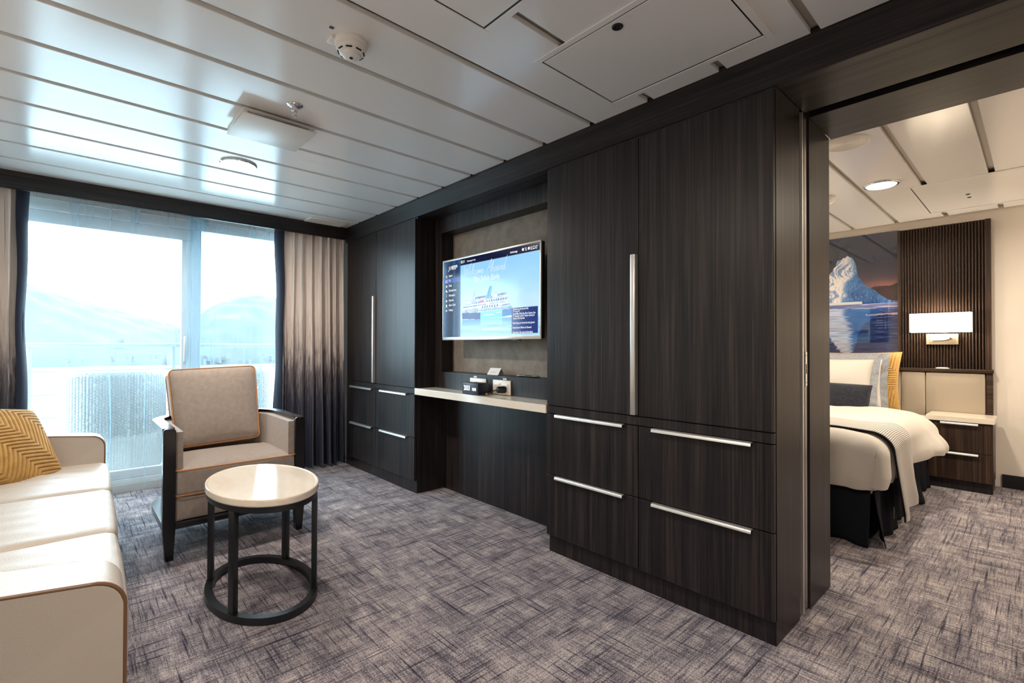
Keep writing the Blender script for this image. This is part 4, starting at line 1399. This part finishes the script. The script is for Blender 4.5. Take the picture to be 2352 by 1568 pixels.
def hatch(x0, x1, y0, y1, label, lock=None, fw=0.025):
    t = thing('ceiling_hatch', label, 'hatch', ((x0 + x1) / 2, (y0 + y1) / 2, ZC))
    bm = bmesh.new()
    z0, z1 = ZC - 0.0045, ZC - 0.0002
    for a in ((x0, x1, y0, y0 + fw), (x0, x1, y1 - fw, y1), (x0, x0 + fw, y0 + fw, y1 - fw), (x1 - fw, x1, y0 + fw, y1 - fw)):
        box(bm, *a, z0, z1, 0.0012, 1)
    mk('frame', bm, M_ceil, t)
    g = 0.0055
    d = mk('door', B(x0 + fw + g, x1 - fw - g * 1.4, y0 + fw + g, y1 - fw - g, z0 + 0.001, z1, 0.0015, 1), M_ceil, t)
    mk('gap_shade', B(x0 + fw, x1 - fw, y0 + fw, y1 - fw, z1 - 0.0012, z1 - 0.0002), M_plastic_blk, t, smooth=False)  # black sheet behind the door, stands in for shade in the gap
    for (lx, ly, rr) in (lock or []):
        mk('lock', lathe(bmesh.new(), [(rr, 0), (rr, -0.003), (rr * 0.75, -0.005), (rr * 0.6, -0.0035), (rr * 0.3, -0.0035), (rr * 0.25, -0.006), (0, -0.006)], (lx, ly, z0 + 0.001), 24), M_blackmetal, d)
    return t
hatch(1.295, 1.795, 0.615, 1.300, 'white ceiling hatch with round black lock close to the wooden beam', [(1.357, 0.957, 0.019)])
hatch(0.36, 1.062, 0.60, 1.298, 'white ceiling hatch cut by the top edge of the photo')
hatch(4.19, 5.14, -0.35, 0.615, 'white ceiling hatch with two small locks above the nightstand', [(4.66, 0.335, 0.012), (4.76, 0.335, 0.012)])
# bedroom ceiling speaker and detector
t = thing('ceiling_speaker', 'round white perforated speaker grille on the bedroom ceiling by the door head', 'speaker', (3.03, 0.69, ZC))
c = (3.03, 0.69, ZC)
mk('rim', lathe(bmesh.new(), [(0.110, 0), (0.110, -0.004), (0.104, -0.008), (0.098, -0.006), (0.097, -0.001)], c, 48), M_white, t)
pf = [(0.097, -0.004)]
for k in range(14):
    r = 0.095 - k * 0.0068
    pf += [(r, -0.0058), (r - 0.0034, -0.0040)]
pf.append((0, -0.005))
mk('grille', lathe(bmesh.new(), pf, c, 48), M_white, t)
t = thing('smoke_detector', 'white smoke detector on the bedroom ceiling cut by the door jamb', 'smoke detector', (4.03, 1.03, ZC))
c = (4.03, 1.03, ZC)
mk('base_ring', lathe(bmesh.new(), [(0, 0), (0.056, 0), (0.056, -0.016), (0, -0.016)], c, 32), M_white, t)
mk('sensor_head', lathe(bmesh.new(), [(0.050, -0.016), (0.048, -0.034), (0.036, -0.046), (0.026, -0.056), (0, -0.057)], c, 32), M_white, t)

# ================================================================ bedroom
XH = 5.30            # front of the headboard framing
hb = thing('headboard', 'wide wood framed headboard with beige upholstered panels', 'headboard', (XH, 1.4, 0))
mk('backboard', B(XH + 0.012, XW - 0.0005, 0.245, 2.60, 0.10, 0.905), M_woodB, hb, smooth=False)
bm = bmesh.new()
box(bm, XH - 0.030, XW - 0.001, 0.240, 2.60, 0.878, 0.906, 0.002)
box(bm, XH - 0.012, XH + 0.0119, 0.245, 0.283, 0.10, 0.8775, 0.002)
mk('frame', bm, M_woodBY, hb)
ys = [0.286, 0.645, 0.806, 0.966, 1.127, 1.288, 1.449, 1.610, 1.771, 1.932, 2.10, 2.59]
for a, b in zip(ys, ys[1:]):
    bm = block(XH - 0.022, XH + 0.0118, a + 0.001, b - 0.001, 0.50, 0.8735, 0.010, (0.006, 0, 0), 8)
    mk('upholstered_panel', bm, M_beigevinyl, hb)
cap = thing('reading_light_cap', 'small white oval cap on the headboard ledge below the wall lamp', 'light', (5.29, 0.54, 0.906))
mk('cap', lathe(bmesh.new(), [(0, 0), (0.045, 0), (0.045, 0.004), (0.030, 0.009), (0, 0.010)], (5.300, 0.541, 0.9065), 32, 0.6, 1.0), M_white, cap)

sl = thing('slatted_panel', 'vertical ribbed dark wood panel behind the wall lamp', 'wall panel', (5.31, 0.54, 0.907))
zt = 2.088
pa, pb = 0.252, 0.828
mk('backing', B(5.318, XW - 0.0005, pa, pb, 0.907, zt), M_woodB, sl, smooth=False)
mk('edge_board', B(5.292, 5.3178, pa, pa + 0.034, 0.907, zt, 0.001, 1), M_woodB, sl, smooth=False)
mk('edge_board', B(5.292, 5.3178, pb - 0.022, pb, 0.907, zt, 0.001, 1), M_woodB, sl, smooth=False)
ns_ = 27
y_a, y_b = pa + 0.038, pb - 0.026
pt = (y_b - y_a) / ns_
bm = bmesh.new()
prof = [(5.3178, -pt * 0.42), (5.300, -pt * 0.30), (5.294, -pt * 0.16), (5.2925, 0), (5.294, pt * 0.16), (5.300, pt * 0.30), (5.3178, pt * 0.42)]
prism(bm, prof, 2, 0.907, zt - 0.002)
me = bpy.data.meshes.new('slat'); bmesh.ops.recalc_face_normals(bm, faces=bm.faces[:]); bm.to_mesh(me); bm.free(); me.materials.append(M_woodB)
for k in range(ns_):
    o = bpy.data.objects.new('slat', me); COL.objects.link(o)
    o.parent = sl; o.matrix_parent_inverse = Matrix.Translation(sl.location).inverted()
    o.location = (0, y_a + (k + 0.5) * pt, 0)

# ---- iceberg print on a glossy panel
pic = thing('iceberg_picture', 'glossy wall picture of a blue white iceberg above the bed', 'picture', (5.32, 1.4, 0.907))
qa, qb, qz0, qz1 = 0.8295, 1.97, 0.907, 2.096
mk('board', B(5.3085, XW - 0.0005, qa, qb, qz0, qz1), M_navy, pic, smooth=False)
def iceberg_rgb(nu, nv):
    y = np.linspace(qa, qb, nu); z = np.linspace(qz0, qz1, nv)
    Y, Z = np.meshgrid(y, z)
    n1 = smooth_noise(Y, Z, 11, 9, 5); n2 = smooth_noise(Y * 2.2, Z * 0.9, 12, 26, 3); n3 = smooth_noise(Y * 0.6, Z * 7, 13, 14, 3)
    t = np.clip((Z - 1.47) / 0.6, 0, 1)[..., None]
    img = np.array([122, 84, 84]) * (1 - t) ** 2.4 + np.array([36, 48, 70]) * (1 - (1 - t) ** 2.4)
    img = img + (np.array([34, 40, 74]) - img) * np.clip((Z - 2.0) / 0.09, 0, 1)[..., None] * 0.8
    img = img + (n1 - 0.5)[..., None] * 10
    # dusk glow near the horizon
    img += np.array([60, 24, 10]) * np.exp(-((Z - 1.62) / 0.06) ** 2)[..., None] * np.clip((1.15 - Y) / 0.2, 0, 1)[..., None]
    wl = 1.47
    # dark land to the near side
    land = np.interp(Y, [0.8, 0.835, 0.90, 0.985, 1.05], [1.645, 1.637, 1.618, 1.625, 1.60]) + (n2 - 0.5) * 0.012
    m = (Z > wl) & (Z < land) & (Y < 1.08)
    lc = np.array([44, 26, 34]) + (n1 - 0.5)[..., None] * 50
    img[m] = lc[m]
    # the berg
    ys = [0.80, 0.836, 0.896, 0.96, 0.989, 1.069, 1.118, 1.134, 1.165, 1.194, 1.23, 1.27, 1.34, 1.40, 1.5, 1.62, 1.75, 1.9]
    zs = [1.475, 1.482, 1.500, 1.55, 1.585, 1.645, 1.73, 1.845, 1.900, 1.916, 1.905, 1.880, 1.765, 1.72, 1.66, 1.60, 1.52, 1.47]
    top = np.interp(Y, ys, zs) + (n2 - 0.5) * 0.035 * np.clip((Y - 0.98) * 4, 0, 1)
    m = (Z > wl) & (Z < top)
    split = 1.155 + 0.09 * np.clip((1.75 - Z) / 0.3, 0, 1) + (n1 - 0.5) * 0.12
    lit = 1 / (1 + np.exp(-(Y - split) / 0.010))
    n4 = smooth_noise(Y * 5.0 + 0.9 * n1, Z * 1.1, 17, 14, 4); n5 = smooth_noise(Y * 3, Z * 2, 19, 40, 3)
    crev = np.clip((n4 - 0.50) * 7, 0, 1) * 0.85 + np.clip((n5 - 0.6) * 5, 0, 1) * 0.3
    crev = np.clip(crev, 0, 1)
    c_l = np.array([232, 226, 226]) * (1 - crev[..., None]) + np.array([104, 140, 188]) * crev[..., None]
    c_s = np.array([44, 98, 160]) + (n1 - 0.5)[..., None] * 90 + (n4 - 0.5)[..., None] * 70 + np.clip((n5 - 0.62) * 4, 0, 1)[..., None] * 70
    ic = c_s * (1 - lit[..., None]) + c_l * lit[..., None]
    img[m] = ic[m]
    shore = (Z > wl - 0.004) & (Z < wl + 0.025) & (Y > 1.10 + (n1 - .5) * 0.1)
    img[shore] = np.array([206, 214, 214])
    # water and mirror image
    w = Z <= wl
    d = wl - Z
    wc = np.array([40, 52, 92]) + (n3 - 0.5)[..., None] * 46 + np.exp(-(d / 0.05) ** 2)[..., None] * np.array([90, 80, 84])
    wc = wc + np.array([60, 50, 70]) * (np.clip((n3 - 0.60) * 8, 0, 1) * np.exp(-d / 0.16))[..., None]
    mt = np.interp(Y, ys, zs) - wl
    mz = d * 0.98 + (n3 - 0.5) * 0.06
    ref = (mz < mt) & w & (d > 0.035)
    sp2 = 1.165 + 0.07 * np.clip((0.28 - d) / 0.3, 0, 1) + (n3 - 0.5) * 0.10
    l2 = 1 / (1 + np.exp(-(Y - sp2) / 0.008))
    rc_ = (np.array([50, 92, 160]) * (1 - l2[..., None]) + (np.array([206, 210, 224]) + (n3 - 0.5)[..., None] * 90) * l2[..., None])
    wc[ref] = wc[ref] * 0.25 + rc_[ref] * 0.75
    img[w] = wc[w]
    st = w & (np.abs(Z - (1.375 + (n1 - .5) * 0.03)) < 0.016 * n3) & (Y < 1.09 + (n1 - .5) * 0.2)
    img[st] = img[st] * 0.3 + np.array([206, 186, 188]) * 0.7
    st = w & (np.abs(Z - 1.435 - (n1 - .5) * 0.02) < 0.018 * (n3 - 0.15)) 
    img[st] = img[st] * 0.35 + np.array([190, 186, 200]) * 0.65
    return img
M_print = vcol_mat('glossy_photo_print', False, rough=0.03)
picture('print', (5.3080, qb, qz0), (0, -(qb - qa), 0), (0, 0, qz1 - qz0), 460, 470, iceberg_rgb(460, 470)[:, ::-1], M_print, pic, False)

# ---- wall lamp
sc_ = thing('wall_lamp', 'lit wall lamp with rectangular white shade on the ribbed panel', 'wall lamp', (5.27, 0.54, 1.10))
def shade_mat():
    m = bpy.data.materials.new('lit_white_shade')
    m.use_nodes = True
    nt = m.node_tree; nt.nodes.clear()
    out = nt.nodes.new('ShaderNodeOutputMaterial')
    e = nt.nodes.new('ShaderNodeEmission'); e.inputs[0].default_value = (1.0, 0.84, 0.60, 1); e.inputs[1].default_value = 2.6
    d = nt.nodes.new('ShaderNodeBsdfDiffuse'); d.inputs[0].default_value = (0.8, 0.76, 0.7, 1)
    a = nt.nodes.new('ShaderNodeAddShader')
    nt.links.new(e.outputs[0], a.inputs[0]); nt.links.new(d.outputs[0], a.inputs[1]); nt.links.new(a.outputs[0], out.inputs[0])
    return m
M_shade = shade_mat()
bm = bmesh.new()
lx0, lx1, ly0, ly1, lz0, lz1 = 5.165, 5.275, 0.357, 0.731, 1.203, 1.357
w_ = 0.003
box(bm, lx0, lx0 + w_, ly0, ly1, lz0, lz1); box(bm, lx1 - w_, lx1, ly0, ly1, lz0, lz1)
box(bm, lx0 + w_, lx1 - w_, ly0, ly0 + w_, lz0, lz1); box(bm, lx0 + w_, lx1 - w_, ly1 - w_, ly1, lz0, lz1)
mk('lamp_shade', bm, M_shade, sc_, smooth=False)
M_brass = M('satin_nickel', srgb(206, 190, 164), 0.35, 0.6)
bp = mk('back_plate', B(5.272, 5.2915, 0.440, 0.638, 1.104, 1.190, 0.002), M_brass, sc_)
mk('switch_panel', B(5.266, 5.2719, 0.463, 0.613, 1.118, 1.172, 0.002), M_brass, bp)
bm = bmesh.new(); tube(bm, [(5.262, 0.475, 1.158), (5.262, 0.52, 1.140), (5.262, 0.595, 1.138)], 0.006, 10); mk('reading_arm', bm, M_chrome, bp)
bm = bmesh.new(); lathe(bm, [(0, 0), (0.009, 0.003), (0.009, 0.012), (0, 0.014)], (5.260, 0.487, 1.148), 16); mk('knob', bm, M_chrome, bp)
for z, nm in ((lz1 - 0.045, 'top'), (lz0 + 0.045, 'low')):
    l = bpy.data.lights.new('lamp_light', 'POINT'); l.energy = SCONCE_W; l.color = BED_COL; l.shadow_soft_size = 0.03
    o = bpy.data.objects.new('lamp_light', l); COL.objects.link(o); o.parent = sc_
    o.matrix_parent_inverse = Matrix.Translation(sc_.location).inverted(); o.location = (5.222, 0.545, z)

# ---- nightstand
nsn = thing('nightstand', 'dark wood nightstand with two drawers and cream stone top', 'nightstand', (5.1, 0.41, 0))
nx0, nx1 = 4.972, 5.269
mk('body', B(nx0 + 0.018, nx1, 0.232, 0.600, 0.075, 0.5165), M_woodB, nsn, smooth=False)
mk('plinth', B(nx0 + 0.022, nx1, 0.236, 0.596, 0.0, 0.0745), M_wood, nsn, smooth=False)
mk('stone_top', B(nx0 - 0.012, nx1, 0.222, 0.606, 0.517, 0.5555, 0.002), M_marble, nsn, smooth=False)
for z0, z1 in ((0.293, 0.515), (0.079, 0.289)):
    d = mk('drawer', B(nx0, nx0 + 0.0175, 0.236, 0.597, z0, z1, 0.001, 1), M_woodB, nsn, smooth=False)
    pull('handle', nx0, 0.309, 0.521, z1 - 0.006, d)
# ---- bed
bed = thing('bed', 'double bed with white duvet and dark blue valance', 'bed', (4.2, 1.4, 0))
bx0, bx1, by0, by1 = 3.215, 5.270, 0.612, 2.19
mk('bed_base', B(bx0 + 0.03, bx1, by0 + 0.03, by1, 0.03, 0.295), M_skirt, bed, smooth=False)
mk('mattress', block(bx0, bx1, by0, by1, 0.297, 0.535, 0.05, (0, 0, 0.006), 14), M_linen, bed, angle=80)
# valance: along the foot and the near side, with an open pleat at the corner
def valance(pts, seed):
    V = []
    n = 90; nv = 14
    L = [0]
    for a, b in zip(pts, pts[1:]): L.append(L[-1] + math.dist(a, b))
    for j in range(nv):
        v = j / (nv - 1)
        z = 0.300 - 0.294 * v
        for i in range(n):
            s = L[-1] * i / (n - 1)
            k = max(k_ for k_ in range(len(pts) - 1) if L[k_] <= s + 1e-9)
            f = (s - L[k]) / (L[k + 1] - L[k])
            x = pts[k][0] * (1 - f) + pts[k + 1][0] * f; y = pts[k][1] * (1 - f) + pts[k + 1][1] * f
            tx, ty = pts[k + 1][0] - pts[k][0], pts[k + 1][1] - pts[k][1]
            l = math.hypot(tx, ty); nx, ny = ty / l, -tx / l
            o = v * (0.018 + 0.016 * math.sin(s * 16 + seed) + 0.010 * math.sin(s * 37 + seed * 2))
            e = min(s, L[-1] - s)
            o += v ** 1.5 * 0.03 * math.exp(-(e / 0.07) ** 2)
            V.append((x + nx * o, y + ny * o, z))
    o = from_np('valance', V, grid_faces(n, nv), M_skirt, bed, angle=80)
    sm = o.modifiers.new('cloth', 'SOLIDIFY'); sm.thickness = 0.004
valance([(bx0, by1), (bx0, by0 + 0.012)], 1.0)
valance([(bx0 + 0.012, by0), (4.36, by0)], 2.2)
valance([(4.38, by0), (bx1, by0)], 0.4)

def drape_xyz(p, q, top, hemx, hemy, r):
    """p, q: arc lengths inward from the foot hem and the near hem; returns position on the bed's shoulder"""
    def prof(s, hem):
        if s < hem: return (0.0, hem - s + r)
        s -= hem
        if s < r * PI / 2:
            a = s / r
            return (r - r * math.cos(a), r - r * math.sin(a))
        return (r + s - r * PI / 2, 0.0)
    hx, dx = prof(p, hemx); hy, dy = prof(q, hemy)
    d = max(dx, dy) if (dx == 0 or dy == 0) else (dx ** 5 + dy ** 5) ** 0.2
    m = min(dx, dy)
    hx += 0.35 * min(m, 0.10); hy += 0.35 * min(m, 0.10)
    return hx, hy, d

TOP = 0.572
def duvet():
    nx, ny = 150, 150
    Lx, Ly = 1.72, 1.95
    V = []
    for j in range(ny):
        q = Ly * (j / (ny - 1)) ** 1.25
        for i in range(nx):
            p = Lx * i / (nx - 1)
            hx, hy, d = drape_xyz(p, q, TOP, 0.175, 0.165, 0.085)
            # head end is cut on a slant so that the near corner hangs forward
            x = bx0 - 0.035 + hx; y = by0 - 0.028 + hy
            z = TOP - d
            w = max(0, min(1, (x - 3.75) / 0.75))
            hang = min(1.0, d / 0.22)
            y -= 0.125 * hang * w ** 1.6
            z += 0.035 * hang * w
            x -= 0.16 * hang * w ** 3
            # puffiness and folds
            tp = 1 - hang
            z += tp * (0.007 * math.sin(x * 9 + y * 3) + 0.006 * math.sin(y * 13 - x * 5 + 1) + 0.004 * math.sin(x * 31 + 5 * math.sin(y * 6)) * math.sin(y * 9 + 1))
            fold = math.sin(x * 34 + 3 * math.sin(x * 7)) * (0.4 + 0.6 * math.sin(x * 5 + 1) ** 2)
            y -= 0.018 * hang * fold * (1 if q < p else 0.1)
            if p < 0.5: x -= (0.014 * math.sin(y * 30 + 2 * math.sin(y * 9)) + 0.006 * math.sin(y * 67 + 1)) * min(1, d / 0.2) * (1 if q > 0.2 else 0.2)
            # gathered hem
            if q < 0.06 or p < 0.06:
                e = min(p, q) / 0.06
                x += 0.018 * (1 - e) * (1 if p < q else 0); y += 0.018 * (1 - e) * (1 if q <= p else 0)
            V.append((x, y, z))
    o = from_np('duvet', V, grid_faces(nx, ny), M_linen, bed, angle=89)
    sm = o.modifiers.new('padding', 'SOLIDIFY'); sm.thickness = 0.030; sm.offset = 1.0
    sb = o.modifiers.new('soft', 'SUBSURF'); sb.levels = 1; sb.render_levels = 1
duvet()

# ---- throw blanket
thr = thing('throw_blanket', 'striped grey and white knitted throw hanging over the bed side', 'blanket', (3.6, 0.9, 0.1))
M_knit = M('off_white_knit', srgb(214, 206, 196), 0.9, sheen=0.2)
M_knitd = M('dark_grey_knit', srgb(92, 92, 100), 0.9, sheen=0.2)
def throw_sheet():
    rows, cols = 560, 50
    Ly = 1.75; W0 = 0.46
    V = []
    hemy = 0.395
    for j in range(rows):
        q = Ly * j / (rows - 1)
        for i in range(cols):
            c = i / (cols - 1)
            hx, hy, d = drape_xyz(5.0, q, TOP, hemy, hemy, 0.095)
            hang = min(1.0, d / 0.45)
            sl_ = 0.10 * (1 - min(1, q / 1.2)) + 0.11 * hang
            spread = 1 + 0.10 * hang
            x = 3.245 + sl_ + W0 * c * spread
            y = by0 - 0.066 + hy
            z = TOP + 0.040 - d
            w = max(0, min(1, (x - 3.75) / 0.75))
            fold = math.sin(c * 2 * PI * 1.6 + 0.6)
            y -= 0.035 * hang ** 1.2 * (0.5 + 0.5 * fold) + 0.004 * hang
            x += 0.020 * hang * math.sin(c * 2 * PI * 2 + 1)
            z += 0.05 * hang * (c - 0.5) - 0.0 + (1 - hang) * (0.006 * math.sin(x * 9 + y * 3) + 0.005 * math.sin(y * 13 - x * 5 + 1))
            V.append((x, y, z))
    me = bpy.data.meshes.new('knitted_sheet')
    F_ = grid_faces(cols, rows)
    me.from_pydata(V, [], F_); me.update()
    me.materials.append(M_knit); me.materials.append(M_knitd)
    idx = []
    for j in range(rows - 1):
        idx += [1 if j % 3 == 0 else 0] * (cols - 1)
    me.polygons.foreach_set('material_index', idx)
    me.polygons.foreach_set('use_smooth', [True] * len(me.polygons))
    o = finish(bpy.data.objects.new('knitted_sheet', me), thr)
    sm = o.modifiers.new('knit', 'SOLIDIFY'); sm.thickness = 0.007; sm.offset = 1.0
    for i in (0, cols - 1):
        bm = bmesh.new(); tube(bm, [V[j * cols + i] for j in range(0, rows, 2)], 0.0045, 6)
        mk('edge_stitching', bm, M_skirt, thr)
    return V, rows, cols
throw_sheet()
lb_ = thing('fabric_label', 'small grey care label at the lower edge of the valance', 'label', (3.37, 0.55, 0.06))
mk('tab', rot_bm(B(-0.018, 0.018, -0.001, 0.001, -0.028, 0.028), Matrix.Translation((3.372, 0.548, 0.165)) @ Matrix.Rotation(0.15, 4, 'Z')), M('grey_label', srgb(120, 124, 120), 0.7), lb_)

# ---- pillows on the bed
def pillow(name, label, o_, ux, uy, w, h, t, mat, n=60, flange=0.0, fmat=None, **k):
    th = thing(name, label, 'pillow', (o_[0], o_[1], o_[2] - h / 2))
    V, Fq = pillow_grid(w, h, t, n, **k)
    Mx = basis(o_, ux, uy)
    c = from_np('cover', place(V, Mx), Fq, mat, th, angle=85)
    if flange:
        bm = bmesh.new()
        P = []
        m = 160
        for i in range(m):
            s = i / m * 4
            e, f = int(s), s - int(s)
            a = -1 + 2 * f
            u, v = [(a, -1), (1, a), (-a, 1), (-1, -a)][e]
            pin = 0.05
            ix, iy = w / 2 * u * (1 - pin * (1 - v * v)) * 0.985, h / 2 * v * (1 - pin * (1 - u * u)) * 0.985
            ox, oy = ix + flange * (u if abs(u) > 0.999 else u * 0.9), iy + flange * (v if abs(v) > 0.999 else v * 0.9)
            wz = 0.005 * math.sin(i * 0.45) + 0.003 * math.sin(i * 1.1)
            P.append([bm.verts.new(Mx @ Vector(p)) for p in ((ix, iy, 0.004), (ox, oy, wz + 0.003), (ox, oy, wz - 0.003), (ix, iy, -0.004))])
        for i in range(m):
            a, b = P[i], P[(i + 1) % m]
            for r in range(4): bm.faces.new((a[r], a[(r + 1) % 4], b[(r + 1) % 4], b[r]))
        mk('border', bm, fmat, c, angle=80)
    return th
U_ = (0, -1, 0)
pillow('bed_pillow', 'mustard pleated square pillow against the headboard', (5.165, 1.175, 0.795), (0.02, -1, 0.0), (0.20, 0, 1), 0.78, 0.50, 0.17, M_yellow, 220, pleat=0.009, cell=0.12, stripe=0.024, seed=3, pinch=0.06)
pillow('bed_pillow', 'rear white pillow with grey border', (5.035, 1.235, 0.775), (0.10, -1, 0), (0.26, 0, 1), 0.68, 0.42, 0.15, M_linen, 60, 0.055, M_greycloth, seed=5)
pillow('bed_pillow', 'front white pillow with grey border behind the navy cushion', (4.915, 1.285, 0.770), (0.0, -1, 0), (0.36, 0, 1), 0.70, 0.44, 0.17, M_linen, 60, 0.055, M_greycloth, seed=6)
pillow('bed_pillow', 'navy velvet lumbar pillow lying in front of the white pillows', (4.70, 1.185, 0.665), (0.0, -1, -0.02), (0.42, 0, 1), 0.56, 0.25, 0.14, M_navy, 60, seed=8, pinch=0.03)

# ---------------------------------------------------------------- turn lettering into meshes
bpy.context.view_layer.update()
_dg = bpy.context.evaluated_depsgraph_get()
_fonts = [o for o in SC.objects if o.type == 'FONT']
_made = [(o, bpy.data.meshes.new_from_object(o.evaluated_get(_dg))) for o in _fonts]
for o, me in _made:
    nm = o.name
    par, inv, bas = o.parent, o.matrix_parent_inverse.copy(), o.matrix_basis.copy()
    bpy.data.objects.remove(o)
    n = bpy.data.objects.new(nm, me)
    COL.objects.link(n)
    n.parent = par
    n.matrix_parent_inverse = inv
    n.matrix_basis = bas
for o in SC.objects:
    if 'local' in o: del o['local']
